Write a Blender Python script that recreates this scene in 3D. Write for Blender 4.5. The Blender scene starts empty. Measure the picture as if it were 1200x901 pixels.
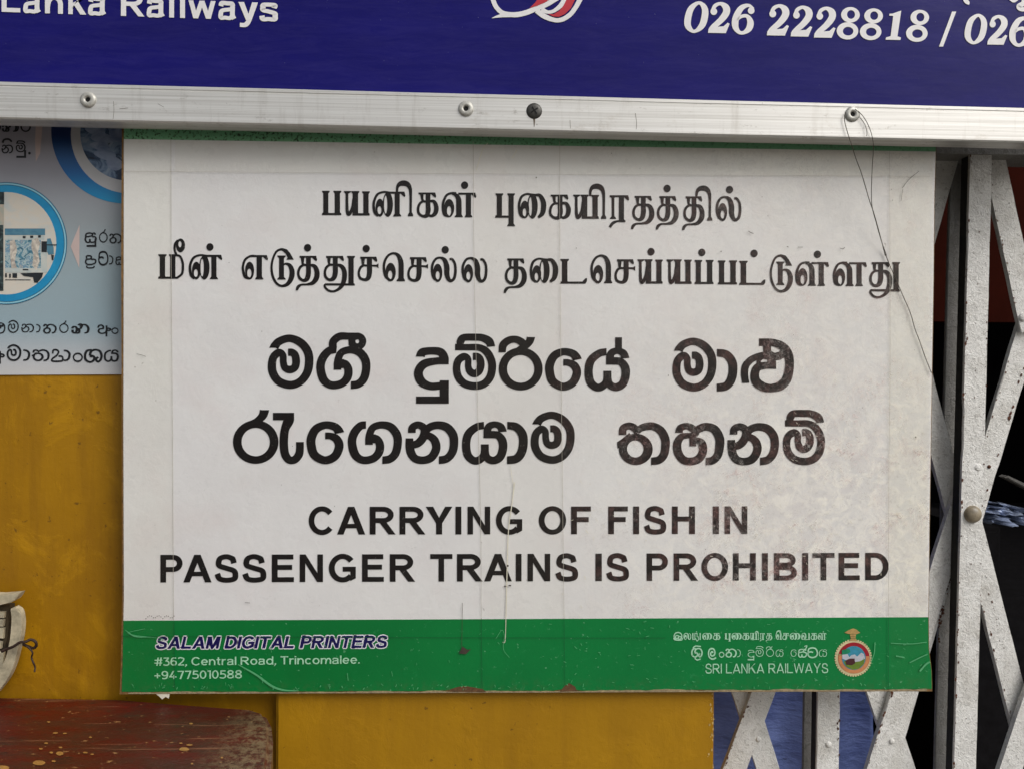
import bpy, bmesh, math, random
from mathutils import Vector, Matrix, noise
from mathutils.geometry import tessellate_polygon
random.seed(7)
SC = bpy.context.scene
COL = SC.collection

# ---------------------------------------------------------------- camera
F = 905.0                        # focal length in photo pixels (photo is 1200 x 901)
CAM = Vector((0.0, -0.87, 1.50))
def _n(v): v = Vector(v); v.normalize(); return v
_xr = _n((23900, -155, -905))            # world +x seen in camera space
_dn = _n((-630, -90000, -905))           # world down seen in camera space
_z = -_dn; _z = (_z - _xr * _z.dot(_xr)).normalized()
_y = _z.cross(_xr)
R3 = Matrix((_xr, _y, _z))               # camera space -> world
cd = bpy.data.cameras.new('camera'); cd.sensor_width = 36; cd.lens = F / 1200 * 36
cd.clip_start = 0.01; cd.clip_end = 200
cam = bpy.data.objects.new('camera', cd); COL.objects.link(cam)
cam.matrix_world = Matrix.Translation(CAM) @ R3.to_4x4()
SC.camera = cam

# ---------------------------------------------------------------- daylight
SUN_EL, SUN_AZ = 42, 200         # direction the light comes from (azimuth from +y, clockwise)
w = bpy.data.worlds.new('World'); SC.world = w; w.use_nodes = True
nt = w.node_tree; bg = nt.nodes['Background']
sky = nt.nodes.new('ShaderNodeTexSky'); sky.sky_type = 'NISHITA'; sky.sun_disc = False
sky.sun_elevation = math.radians(SUN_EL); sky.sun_rotation = math.radians(SUN_AZ)
sky.dust_density = 4.0; sky.air_density = 1.2; sky.ozone_density = 1.0
hs = nt.nodes.new('ShaderNodeHueSaturation'); hs.inputs['Saturation'].default_value = 0.35   # overcast: little blue
nt.links.new(sky.outputs[0], hs.inputs['Color']); nt.links.new(hs.outputs[0], bg.inputs[0])
bg.inputs[1].default_value = 0.075
sd = bpy.data.lights.new('sun', 'SUN'); sd.energy = 1.15; sd.angle = math.radians(38); sd.color = (1, .975, .94)
so = bpy.data.objects.new('sun', sd); COL.objects.link(so)
_az, _el = math.radians(SUN_AZ - 0), math.radians(SUN_EL)
_sd = Vector((math.sin(_az) * -1, math.cos(_az), 0)) * math.cos(_el) + Vector((0, 0, math.sin(_el)))
_sd = Vector((0.80, -0.72, 0)).normalized() * math.cos(_el) + Vector((0, 0, math.sin(_el)))
sky.sun_rotation = math.atan2(_sd.x, _sd.y)
so.rotation_euler = _sd.to_track_quat('Z', 'Y').to_euler()
SC.view_settings.view_transform = 'Standard'; SC.view_settings.look = 'None'
SC.view_settings.exposure = 0.52; SC.view_settings.gamma = 1.0; SC.view_settings.use_curve_mapping = False

# ---------------------------------------------------------------- helpers
def at(px, py, Y=0.0):
    """point of the plane y=Y seen at photo pixel (px, py)"""
    d = R3 @ Vector((px - 600, 450.5 - py, -F))
    return CAM + d * ((Y - CAM.y) / d.y)
def prop(o, label=None, cat=None, group=None, kind=None):
    if label: o['label'] = label
    if cat: o['category'] = cat
    if group: o['group'] = group
    if kind: o['kind'] = kind
    return o
def empty(name, loc, label, cat):
    o = bpy.data.objects.new(name, None); COL.objects.link(o); o.location = loc
    o.empty_display_size = .05
    bpy.context.view_layer.update()
    return prop(o, label, cat)
def mesh_obj(name, verts, faces, mat, parent=None, smooth=False):
    me = bpy.data.meshes.new(name)
    me.from_pydata([tuple(v) for v in verts], [], faces); me.validate()
    me.materials.append(mat)
    if smooth: me.polygons.foreach_set('use_smooth', [True] * len(me.polygons))
    o = bpy.data.objects.new(name, me); COL.objects.link(o)
    if parent:
        o.parent = parent
        if parent.parent is None: o.matrix_parent_inverse = Matrix.Translation(-parent.location)
    return o
def bm_obj(name, bm, mat, parent=None, smooth=False):
    me = bpy.data.meshes.new(name); bmesh.ops.recalc_face_normals(bm, faces=bm.faces); bm.to_mesh(me); bm.free()
    me.materials.append(mat)
    if smooth: me.polygons.foreach_set('use_smooth', [True] * len(me.polygons))
    o = bpy.data.objects.new(name, me); COL.objects.link(o)
    if parent:
        o.parent = parent
        if parent.parent is None: o.matrix_parent_inverse = Matrix.Translation(-parent.location)
    return o
def prism(bm, front, depth, dirv=Vector((0, 1, 0)), bevel=0.0):
    """solid from a front outline (list of 3d points) pushed back by depth"""
    a = [bm.verts.new(p) for p in front]; b = [bm.verts.new(Vector(p) + dirv * depth) for p in front]
    n = len(a); fs = [bm.faces.new(a), bm.faces.new(b[::-1])]
    for i in range(n): fs.append(bm.faces.new((a[i], b[i], b[(i + 1) % n], a[(i + 1) % n])))
    if bevel:
        es = [e for e in bm.edges if e.verts[0] in a and e.verts[1] in a]
        bmesh.ops.bevel(bm, geom=es, offset=bevel, segments=2, affect='EDGES', clamp_overlap=True)
def box(bm, x0, x1, y0, y1, z0, z1, bevel=0.0):
    prism(bm, [Vector((x0, y0, z0)), Vector((x1, y0, z0)), Vector((x1, y0, z1)), Vector((x0, y0, z1))], y1 - y0, bevel=bevel)
def tube_mesh(pts, r, seg=6, closed=False):
    pts = [Vector(p) for p in pts]; V = []; Fc = []
    n = len(pts); prev = None
    for i, p in enumerate(pts):
        t = (pts[min(i + 1, n - 1)] - pts[max(i - 1, 0)]).normalized()
        a = t.cross(Vector((0, 1, .13))).normalized(); b = t.cross(a)
        rr = r[i] if isinstance(r, (list, tuple)) else r
        for k in range(seg):
            an = 2 * math.pi * k / seg; V.append(p + (a * math.cos(an) + b * math.sin(an)) * rr)
    for i in range(n - 1):
        for k in range(seg):
            Fc.append((i * seg + k, i * seg + (k + 1) % seg, (i + 1) * seg + (k + 1) % seg, (i + 1) * seg + k))
    Fc.append(tuple(range(seg))[::-1]); Fc.append(tuple((n - 1) * seg + k for k in range(seg)))
    return V, Fc
def crom(P, closed=False, n=7):
    """Catmull-Rom through tuples"""
    out = []; m = len(P)
    if m < 3 and not closed: return [tuple(p) for p in P]
    for i in range(m if closed else m - 1):
        p1, p2 = P[i], P[(i + 1) % m]
        p0 = P[i - 1] if (i > 0 or closed) else tuple(2 * a - b for a, b in zip(p1, p2))
        p3 = P[(i + 2) % m] if (i + 2 < m or closed) else tuple(2 * a - b for a, b in zip(p2, p1))
        for k in range(n):
            t = k / n; t2 = t * t; t3 = t2 * t
            out.append(tuple(.5 * (2 * b + (c - a) * t + (2 * a - 5 * b + 4 * c - d) * t2 + (3 * b - a - 3 * c + d) * t3)
                             for a, b, c, d in zip(p0, p1, p2, p3)))
    if not closed: out.append(tuple(P[-1]))
    return out

# ---------------------------------------------------------------- materials
def rgb(r, g, b):                       # sRGB 0-255 -> linear
    return tuple(((c / 255 / 12.92) if c / 255 <= .04045 else ((c / 255 + .055) / 1.055) ** 2.4) for c in (r, g, b)) + (1,)
class N:
    def __init__(s, name):
        s.m = bpy.data.materials.new(name); s.m.use_nodes = True; s.t = s.m.node_tree
        s.b = s.t.nodes['Principled BSDF']; s.geo = s.t.nodes.new('ShaderNodeNewGeometry')
    def lk(s, a, b): s.t.links.new(a, b)
    def noise(s, scale, detail=5, rough=.6, stretch=None, dist=0, off=0):
        n = s.t.nodes.new('ShaderNodeTexNoise'); n.inputs['Scale'].default_value = scale
        n.inputs['Detail'].default_value = detail; n.inputs['Roughness'].default_value = rough
        n.inputs['Distortion'].default_value = dist
        mp = s.t.nodes.new('ShaderNodeMapping'); mp.inputs['Scale'].default_value = stretch or (1, 1, 1)
        mp.inputs['Location'].default_value = (off, off * 1.7, off * .6)
        s.lk(s.geo.outputs['Position'], mp.inputs[0]); s.lk(mp.outputs[0], n.inputs['Vector'])
        return n.outputs['Fac']
    def vor(s, scale, feature='F1', stretch=None):
        n = s.t.nodes.new('ShaderNodeTexVoronoi'); n.inputs['Scale'].default_value = scale; n.feature = feature
        mp = s.t.nodes.new('ShaderNodeMapping'); mp.inputs['Scale'].default_value = stretch or (1, 1, 1)
        s.lk(s.geo.outputs['Position'], mp.inputs[0]); s.lk(mp.outputs[0], n.inputs['Vector'])
        return n.outputs['Distance']
    def ramp(s, f, stops, interp='LINEAR'):
        r = s.t.nodes.new('ShaderNodeValToRGB'); r.color_ramp.interpolation = interp
        e = r.color_ramp.elements
        while len(e) > 1: e.remove(e[0])
        e[0].position = stops[0][0]; e[0].color = stops[0][1]
        for p, c in stops[1:]:
            x = e.new(p); x.color = c
        s.lk(f, r.inputs[0]); return r.outputs[0]
    def bw(s, f, a, b): return s.ramp(f, [(a, (0, 0, 0, 1)), (b, (1, 1, 1, 1))])
    def mix(s, f, a, b, mode='MIX'):
        n = s.t.nodes.new('ShaderNodeMix'); n.data_type = 'RGBA'; n.blend_type = mode
        for v, i in ((f, 0), (a, 6), (b, 7)):
            if isinstance(v, (float, int, tuple)): n.inputs[i].default_value = v
            else: s.lk(v, n.inputs[i])
        return n.outputs[2]
    def math(s, op, a, b=0.0):
        n = s.t.nodes.new('ShaderNodeMath'); n.operation = op
        for v, i in ((a, 0), (b, 1)):
            if isinstance(v, (float, int)): n.inputs[i].default_value = v
            else: s.lk(v, n.inputs[i])
        return n.outputs[0]
    def axis(s, k, a, b):               # 0..1 along world axis from a to b
        sp = s.t.nodes.new('ShaderNodeSeparateXYZ'); s.lk(s.geo.outputs['Position'], sp.inputs[0])
        m = s.t.nodes.new('ShaderNodeMapRange'); m.inputs[1].default_value = a; m.inputs[2].default_value = b
        s.lk(sp.outputs[k], m.inputs[0]); return m.outputs[0]
    def bump(s, f, strength=.3, dist=.001):
        n = s.t.nodes.new('ShaderNodeBump'); n.inputs['Strength'].default_value = strength
        n.inputs['Distance'].default_value = dist; s.lk(f, n.inputs['Height'])
        prev = s.b.inputs['Normal']
        if prev.is_linked: s.lk(prev.links[0].from_socket, n.inputs['Normal'])
        s.lk(n.outputs[0], s.b.inputs['Normal'])
    def out(s, col=None, rough=None, metal=0.0, spec=None, coat=0.0):
        if col is not None:
            if isinstance(col, tuple): s.b.inputs['Base Color'].default_value = col
            else: s.lk(col, s.b.inputs['Base Color'])
        if rough is not None:
            if isinstance(rough, (float, int)): s.b.inputs['Roughness'].default_value = rough
            else: s.lk(rough, s.b.inputs['Roughness'])
        s.b.inputs['Metallic'].default_value = metal
        if spec is not None: s.b.inputs['Specular IOR Level'].default_value = spec
        s.b.inputs['Coat Weight'].default_value = coat; s.b.inputs['Coat Roughness'].default_value = .12
        return s.m

XR = at(1090, 450).x; XL = at(143, 450).x; ZB = at(600, 810).z; ZT = at(600, 165).z
def film_wear_glare(n):
    """where lifted laminate and its painted reflections show: lower right of the sheet"""
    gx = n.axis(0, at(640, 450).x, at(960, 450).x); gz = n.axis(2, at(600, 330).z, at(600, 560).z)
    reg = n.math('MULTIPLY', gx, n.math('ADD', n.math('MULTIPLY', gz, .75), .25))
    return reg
def m_white():
    n = N('white_vinyl')
    base = n.ramp(n.noise(9, 3), [(.3, rgb(222, 221, 221)), (.7, rgb(230, 230, 229))])
    pink = n.bw(n.noise(16, 4, off=3), .5, .75)
    base = n.mix(n.math('MULTIPLY', pink, .3), base, rgb(218, 206, 205))
    reg = film_wear_glare(n)
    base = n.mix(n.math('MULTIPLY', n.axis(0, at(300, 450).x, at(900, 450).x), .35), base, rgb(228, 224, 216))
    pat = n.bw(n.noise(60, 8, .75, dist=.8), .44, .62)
    base = n.mix(n.math('MULTIPLY', n.math('MULTIPLY', pat, reg), .9), base, rgb(250, 246, 236))  # shine of the lifted film painted in as pale patches
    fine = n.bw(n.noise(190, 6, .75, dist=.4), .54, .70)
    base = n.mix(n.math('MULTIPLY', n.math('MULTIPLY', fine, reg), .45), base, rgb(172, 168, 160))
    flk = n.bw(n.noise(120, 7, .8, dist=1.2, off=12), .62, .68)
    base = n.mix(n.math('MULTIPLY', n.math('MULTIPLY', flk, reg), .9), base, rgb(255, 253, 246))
    spots = n.bw(n.noise(95, 3, .5, off=9), .76, .8)
    base = n.mix(n.math('MULTIPLY', spots, .45), base, rgb(120, 110, 100))
    grime = n.bw(n.noise(5, 6, .7, off=5), .5, .75)
    base = n.mix(n.math('MULTIPLY', grime, .1), base, rgb(196, 188, 170))
    n.bump(n.noise(60, 5, .6), .12, .002); n.bump(pat, .10, .001)
    return n.out(base, n.ramp(n.noise(30, 4), [(.3, (.22,) * 3 + (1,)), (.7, (.38,) * 3 + (1,))]), spec=.45)
def m_ink(name, c, worn=True):  # worn: flecks, plus pinkish reflection and haze painted into the ink
    n = N(name)
    if not worn: return n.out(rgb(*c), .35)  # worn ink also carries the painted reflection and haze
    reg = film_wear_glare(n)
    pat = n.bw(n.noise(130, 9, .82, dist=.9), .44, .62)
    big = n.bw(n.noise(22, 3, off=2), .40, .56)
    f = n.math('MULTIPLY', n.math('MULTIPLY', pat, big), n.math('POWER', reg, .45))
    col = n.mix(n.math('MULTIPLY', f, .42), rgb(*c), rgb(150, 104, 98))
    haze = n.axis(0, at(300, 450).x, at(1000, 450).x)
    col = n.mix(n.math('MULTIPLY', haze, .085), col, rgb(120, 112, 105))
    sp = n.bw(n.noise(330, 3, off=4), .68, .72)
    col = n.mix(n.math('MULTIPLY', sp, .35), col, rgb(150, 145, 140))
    n.bump(n.noise(60, 5, .6), .12, .002)
    return n.out(col, .28, spec=.25)
def m_green():
    n = N('green_vinyl')
    base = n.ramp(n.noise(7, 3), [(.3, rgb(2, 108, 48)), (.7, rgb(4, 120, 54))])
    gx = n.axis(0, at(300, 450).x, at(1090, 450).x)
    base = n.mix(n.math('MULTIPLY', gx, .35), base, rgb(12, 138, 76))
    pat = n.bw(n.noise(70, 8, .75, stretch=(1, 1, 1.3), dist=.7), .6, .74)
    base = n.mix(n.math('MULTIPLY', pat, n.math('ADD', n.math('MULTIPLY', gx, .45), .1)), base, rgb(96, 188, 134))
    low = n.axis(2, at(600, 790).z, at(600, 806).z)
    gr = n.bw(n.noise(120, 5, .7, off=3), .45, .7)
    base = n.mix(n.math('MULTIPLY', gr, n.math('MULTIPLY', low, .55)), base, rgb(60, 108, 60))
    sp = n.bw(n.noise(160, 5, .6, off=7), .66, .71)
    base = n.mix(n.math('MULTIPLY', sp, .5), base, rgb(130, 190, 150))
    n.bump(n.noise(60, 5, .6), .15, .002)
    return n.out(base, .3, spec=.45)
def m_topgreen():
    n = N('mossy_green_edge')
    f = n.bw(n.noise(330, 5, .7), .53, .6)
    fade = n.axis(0, at(300, 160).x, at(900, 160).x)
    base = n.mix(n.math('MULTIPLY', f, n.math('SUBTRACT', .9, n.math('MULTIPLY', fade, .6))), rgb(122, 186, 140), rgb(30, 40, 26))
    return n.out(base, .6)
def m_yellow(name, c1, c2, dirt=.4):
    n = N(name)
    base = n.ramp(n.noise(6, 6, .65), [(.3, rgb(*c1)), (.7, rgb(*c2))])
    blot = n.bw(n.noise(14, 6, .7, dist=.5, off=3), .52, .62)
    base = n.mix(n.math('MULTIPLY', blot, .35 if dirt > .3 else .12), base, rgb(200, 148, 14))
    streak = n.bw(n.noise(12, 6, .7, stretch=(4, 1, .35), off=6), .45, .75)
    base = n.mix(n.math('MULTIPLY', streak, dirt), base, rgb(108, 70, 16))
    sp = n.bw(n.noise(120, 4, .6, off=2), .67, .72)
    base = n.mix(n.math('MULTIPLY', sp, .6), base, rgb(70, 46, 22))
    n.bump(n.noise(16, 7, .6), .35, .004); n.bump(n.noise(150, 4), .15, .001); n.bump(blot, .2, .001)
    return n.out(base, .5, spec=.35)
def m_blue():
    n = N('blue_vinyl')
    base = n.ramp(n.noise(8, 3, stretch=(.5, 1, 3)), [(.3, rgb(14, 10, 92)), (.7, rgb(18, 14, 106))])
    dust = n.bw(n.noise(45, 8, .8, stretch=(.35, 1, 2.4), dist=.8), .42, .75)
    base = n.mix(n.math('MULTIPLY', dust, .08), base, rgb(110, 102, 160))
    sp = n.bw(n.noise(260, 4, off=4), .72, .76)
    base = n.mix(n.math('MULTIPLY', sp, .25), base, rgb(170, 170, 190))
    n.bump(n.noise(14, 5, .55, stretch=(.7, 1, 1.5)), .16, .004); n.bump(n.noise(90, 4, .6), .06, .001)
    return n.out(base, .16, spec=.2)
def m_alu():
    n = N('brushed_aluminium')
    br = n.noise(60, 6, .7, stretch=(.06, 3, 9))
    base = n.ramp(br, [(.3, rgb(196, 193, 187)), (.5, rgb(220, 218, 213)), (.72, rgb(238, 237, 233))])
    d = n.bw(n.noise(28, 8, .8, stretch=(.7, 1, 1.4), off=4), .58, .7)
    base = n.mix(n.math('MULTIPLY', d, .35), base, rgb(168, 156, 138))
    sp = n.bw(n.noise(190, 5, .7, off=8), .68, .74)
    base = n.mix(n.math('MULTIPLY', sp, .6), base, rgb(96, 86, 74))
    wat = n.bw(n.noise(26, 6, .7, stretch=(2.2, 1, .25), off=15), .55, .72)
    base = n.mix(n.math('MULTIPLY', wat, .3), base, rgb(158, 150, 138))
    low = n.bw(n.noise(70, 7, .8, stretch=(.6, 1, 1.6), off=19), .60, .66)
    base = n.mix(n.math('MULTIPLY', low, .4), base, rgb(126, 116, 102))
    n.bump(br, .15, .0006)
    return n.out(base, .36, metal=.5)
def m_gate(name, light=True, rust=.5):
    n = N(name)
    base = n.ramp(n.noise(40, 8, .75), [(.3, rgb(212, 210, 205)), (.62, rgb(240, 239, 235))])
    lump = n.noise(170, 6, .62, dist=1.0)
    base = n.mix(n.math('MULTIPLY', n.bw(lump, .57, .63), .42), base, rgb(150, 145, 138))
    cr = n.bw(n.noise(240, 6, .75, stretch=(1, 1, .7), dist=2.6, off=6), .60, .64)
    base = n.mix(n.math('MULTIPLY', cr, .8), base, rgb(60, 54, 48))
    rs = n.bw(n.noise(30, 9, .85, off=11), .64, .67)
    base = n.mix(n.math('MULTIPLY', rs, rust), base, rgb(104, 58, 34))
    gy = n.bw(n.noise(11, 5, .7, off=13), .5, .7)
    base = n.mix(n.math('MULTIPLY', gy, .3), base, rgb(150, 140, 118))
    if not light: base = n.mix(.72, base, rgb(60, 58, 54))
    n.bump(lump, .9, .0018); n.bump(n.noise(520, 5, .7), .5, .0012)
    return n.out(base, .42, spec=.4)
def m_bench():
    n = N('worn_red_paint')
    base = n.ramp(n.noise(14, 6, .7, stretch=(.6, 1, 1)), [(.3, rgb(72, 15, 8)), (.7, rgb(100, 20, 14))])
    gr = n.bw(n.noise(34, 8, .8, stretch=(.4, 1.2, 1), off=3), .38, .60)
    base = n.mix(n.math('MULTIPLY', gr, .75), base, rgb(64, 40, 30))
    bl = n.bw(n.noise(46, 6, .7, stretch=(.5, 1, 1), off=6), .62, .68)
    base = n.mix(n.math('MULTIPLY', bl, .8), base, rgb(40, 32, 28))
    sp = n.bw(n.noise(190, 4, .6, stretch=(.6, 1, 1), off=8), .66, .7)
    base = n.mix(n.math('MULTIPLY', sp, .75), base, rgb(170, 128, 80))
    chipw = n.bw(n.noise(75, 9, .85, stretch=(.45, 1, 1), off=31), .56, .59)
    base = n.mix(n.math('MULTIPLY', chipw, .7), base, rgb(58, 44, 34))
    scr = n.bw(n.noise(40, 5, .6, stretch=(.12, 3.0, 1), off=17), .63, .66)
    base = n.mix(n.math('MULTIPLY', scr, .5), base, rgb(142, 96, 70))
    edge = n.math('MULTIPLY', n.axis(0, at(275, 860).x, at(330, 860).x), n.bw(n.noise(90, 8, .85), .46, .54))
    base = n.mix(n.math('MULTIPLY', edge, .8), base, rgb(128, 108, 80))
    n.bump(n.noise(30, 8, .7, stretch=(.5, 1, 1)), .6, .003); n.bump(n.noise(200, 5), .3, .001)
    return n.out(base, .38, spec=.3)
def m_simple(name, c, rough=.5, var=.25, scale=40, metal=0.0, bumps=.2, spec=.5):
    n = N(name)
    f = n.noise(scale, 6, .7)
    d = tuple(int(k * (1 - var)) for k in c)
    n.bump(f, bumps, .001)
    return n.out(n.ramp(f, [(.3, rgb(*d)), (.7, rgb(*c))]), rough, metal=metal, spec=spec)
def m_film(name, c, fac):
    n = N(name); t = n.t
    tr = t.nodes.new('ShaderNodeBsdfTransparent'); tr.inputs[0].default_value = c + (1,); mx = t.nodes.new('ShaderNodeMixShader')
    o = t.nodes['Material Output']
    n.lk(tr.outputs[0], mx.inputs[1]); n.lk(n.b.outputs[0], mx.inputs[2]); n.lk(mx.outputs[0], o.inputs[0])
    m = n.math('ADD', n.math('MULTIPLY', n.bw(n.noise(38, 7, .75, dist=.6), .4, .7), fac), fac * .55)
    n.lk(m, mx.inputs[0]); n.out(rgb(190, 184, 160), .2); n.bump(n.noise(50, 6, .6), .3, .002)
    return n.m
def m_tarp():
    n = N('blue_tarp')
    base = n.ramp(n.noise(12, 5, .6, stretch=(1, 1, 1.6)), [(.3, rgb(92, 112, 182)), (.7, rgb(138, 158, 224))])
    sp = n.bw(n.noise(60, 3, off=3), .7, .74)
    base = n.mix(n.math('MULTIPLY', sp, .4), base, rgb(36, 44, 90))
    n.bump(n.noise(14, 5, .6, stretch=(1, 1, 3)), .8, .012); n.bump(n.noise(90, 4), .3, .002)
    return n.out(base, .6)
def m_poster():
    n = N('poster_paper')
    z = n.axis(2, at(70, 440).z, at(70, 140).z)
    base = n.ramp(z, [(0, rgb(204, 203, 202)), (.07, rgb(190, 194, 198)), (.2, rgb(150, 172, 182)), (.42, rgb(152, 170, 177)), (.62, rgb(154, 163, 168)), (.85, rgb(164, 163, 173)), (1, rgb(166, 163, 173))])
    f = n.bw(n.noise(22, 6, .7), .4, .7)
    base = n.mix(n.math('MULTIPLY', f, .12), base, rgb(140, 136, 136))
    n.bump(n.noise(20, 5), .15, .002)
    return n.out(base, .4)
def m_photo(name, stops, scale, off):
    n = N(name)
    return n.out(n.ramp(n.noise(scale, 7, .6, dist=1.2, off=off), stops), .35)
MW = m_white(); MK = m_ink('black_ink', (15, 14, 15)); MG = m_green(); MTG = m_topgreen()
MYW = m_yellow('yellow_wall_paint', (150, 105, 5), (170, 123, 7), .38)
MYP = m_yellow('yellow_pillar_paint', (158, 114, 9), (170, 125, 11), .22)
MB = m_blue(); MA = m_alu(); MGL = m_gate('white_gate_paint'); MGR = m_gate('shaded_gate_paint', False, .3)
MFD = m_simple('shaded_flange_steel', (44, 42, 38), .8, .5, 120); MBE = m_bench(); MT = m_tarp(); MPO = m_poster()
MWI = m_simple('white_ink', (240, 238, 238), .35, .05, 60, bumps=.05)
MPG = m_simple('pale_green_ink', (176, 228, 192), .35, .12, 90, bumps=.05)
MNV = m_simple('navy_ink', (20, 16, 84), .35, .1, 60, bumps=.05)
MPK = m_simple('poster_ink', (24, 26, 30), .4, .1, 60, bumps=.05)
MRD = m_simple('red_ink', (196, 34, 52), .35, .05, 60, bumps=.05)
MED = m_simple('board_edge', (150, 112, 62), .8, .5, 160)
MFR = m_simple('frayed_edge', (176, 156, 120), .8, .35, 240)
MBR = m_simple('brown_damage', (112, 78, 46), .8, .35, 240)
MRU = m_simple('rust', (104, 58, 34), .8, .5, 200, bumps=.8)
MDS = m_simple('dark_scratch', (70, 60, 50), .6, .2, 100)
MLS = m_simple('pale_scratch', (232, 226, 206), .4, .1, 100)
MGS = m_simple('green_scratch', (92, 176, 120), .4, .1, 100)
MSE = m_simple('film_seam', (190, 184, 172), .5, .1, 60, bumps=0)
MSG = m_simple('film_seam_on_green', (8, 92, 46), .5, .1, 60, bumps=0)
MIR = m_simple('rivet_metal', (206, 204, 196), .4, .2, 200, metal=.3)
MBK = m_simple('black_screw', (84, 82, 78), .4, .3, 200, metal=.4)
MHO = m_simple('dark_hole', (10, 9, 8), .8, 0, 50)
MDM = m_simple('dirty_drip', (110, 98, 84), .7, .2, 300)
MWR = m_simple('wire_metal', (88, 80, 70), .45, .25, 300, metal=.5)
MRW = m_simple('rusty_wire', (58, 38, 28), .7, .3, 300)
MCR = m_simple('weathered_cream_paint', (206, 194, 164), .75, .35, 60, bumps=.35)
MFL = m_simple('film_strip_dirt', (150, 140, 110), .5, .2, 80)
MF1 = m_film('clear_tape', (.994, .992, .972), .012)
def m_film_glare():
    n = N('cloudy_laminate_glare'); t = n.t
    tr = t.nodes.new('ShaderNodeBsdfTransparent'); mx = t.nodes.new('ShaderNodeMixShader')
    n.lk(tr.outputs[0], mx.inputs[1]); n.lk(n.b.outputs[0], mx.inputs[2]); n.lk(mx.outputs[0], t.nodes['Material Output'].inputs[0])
    reg = film_wear_glare(n); big = n.bw(n.noise(13, 4, .6, off=21), .44, .60)
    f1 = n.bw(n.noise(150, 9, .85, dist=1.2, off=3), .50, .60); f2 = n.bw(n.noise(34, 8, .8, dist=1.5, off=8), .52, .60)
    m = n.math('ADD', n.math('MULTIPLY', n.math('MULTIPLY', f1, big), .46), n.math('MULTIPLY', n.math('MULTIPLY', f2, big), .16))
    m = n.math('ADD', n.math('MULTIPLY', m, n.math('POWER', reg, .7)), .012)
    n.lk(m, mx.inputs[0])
    n.out(n.ramp(n.noise(40, 5, .7, off=2), [(.38, rgb(212, 170, 165)), (.58, rgb(236, 230, 222))]), .3)  # pinkish reflections on the film painted into its colour
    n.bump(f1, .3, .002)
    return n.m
MCL = m_film_glare()
MF2 = m_film('milky_film', (.997, .995, .986), .006)
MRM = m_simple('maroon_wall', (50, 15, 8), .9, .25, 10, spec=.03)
MDK = m_simple('dark_room_surface', (9, 8, 9), .95, .3, 8, spec=.02)  # the unlit room's shade is put into this near-black colour
MPL = m_simple('concrete_platform', (120, 116, 108), .85, .2, 12)
MSK = m_simple('clear_plastic_scrap', (196, 212, 246), .12, .75, 45, bumps=1.0)

# ---------------------------------------------------------------- flat print: strokes traced as ribbons
# an element is (verts2d, faces); a glyph is a list of elements
def R(pts, cap0=None, cap1=None, closed=False, smooth=True, wf=1.0):
    """ribbon of varying width; pts (x, y, w); cap 'h'/'v' cuts the end along that axis"""
    P = crom([tuple(map(float, p)) for p in pts], closed) if smooth else [tuple(map(float, p)) for p in pts]
    n = len(P); V = []; Fc = []
    for i, (x, y, ww) in enumerate(P):
        a = P[i - 1] if (i or closed) else P[i]; b = P[(i + 1) % n] if (i < n - 1 or closed) else P[i]
        if not smooth and 0 < i < n - 1:
            d1 = Vector((x - a[0], y - a[1])).normalized(); d2 = Vector((b[0] - x, b[1] - y)).normalized()
            t = (d1 + d2).normalized(); nn = Vector((-t.y, t.x)); k = 1 / max(.3, nn.dot(Vector((-d1.y, d1.x))))
            off = nn * ww / 2 * k * wf
        else:
            t = Vector((b[0] - a[0], b[1] - a[1])); t = t.normalized() if t.length else Vector((1, 0))
            nn = Vector((-t.y, t.x)); off = nn * ww / 2 * wf
            cap = cap0 if i == 0 else cap1 if i == n - 1 else None
            if cap and not closed:
                ax = Vector((1, 0)) if cap == 'h' else Vector((0, 1))
                c = nn.dot(ax)
                if abs(c) > .35:
                    off = ax * (ww / 2 * wf) * (1 if c > 0 else -1)     # w is measured along the cut
        V += [(x + off.x, y + off.y), (x - off.x, y - off.y)]
    for i in range(n if closed else n - 1):
        j = (i + 1) % n; Fc.append((2 * i, 2 * i + 1, 2 * j + 1, 2 * j))
    return (V, Fc)
def L(pts, w_): return R([(x, y, w_) for x, y in pts], smooth=False)
def P(*loops, smooth=False):
    ls = [crom([tuple(map(float, q)) for q in l], True, 5) if smooth else list(l) for l in loops]
    tr = tessellate_polygon([[Vector((x, y, 0)) for x, y in l] for l in ls])
    return ([p for l in ls for p in l], [tuple(t) for t in tr])
def EL(cx, cy, rx, ry, ix=0, iy=0, icx=None, icy=None, n=40, wf=1.0):
    icx = cx if icx is None else icx; icy = cy if icy is None else icy
    if ix and wf != 1: 
        mx, my = (rx + ix) / 2, (ry + iy) / 2; hx, hy = (rx - ix) / 2 * wf, (ry - iy) / 2 * wf
        rx, ix, ry, iy = mx + hx, mx - hx, my + hy, my - hy
    V = []; Fc = []
    for k in range(n):
        c, s = math.cos(2 * math.pi * k / n), math.sin(2 * math.pi * k / n)
        V += [(cx + rx * c, cy + ry * s)] + ([(icx + ix * c, icy + iy * s)] if ix else [])
    if ix:
        for k in range(n):
            j = (k + 1) % n; Fc.append((2 * k, 2 * j, 2 * j + 1, 2 * k + 1))
    else: Fc.append(tuple(range(n)))
    return (V, Fc)
def B(x0, y0, x1, y1): return ([(x0, y0), (x1, y0), (x1, y1), (x0, y1)], [(0, 1, 2, 3)])
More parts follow.
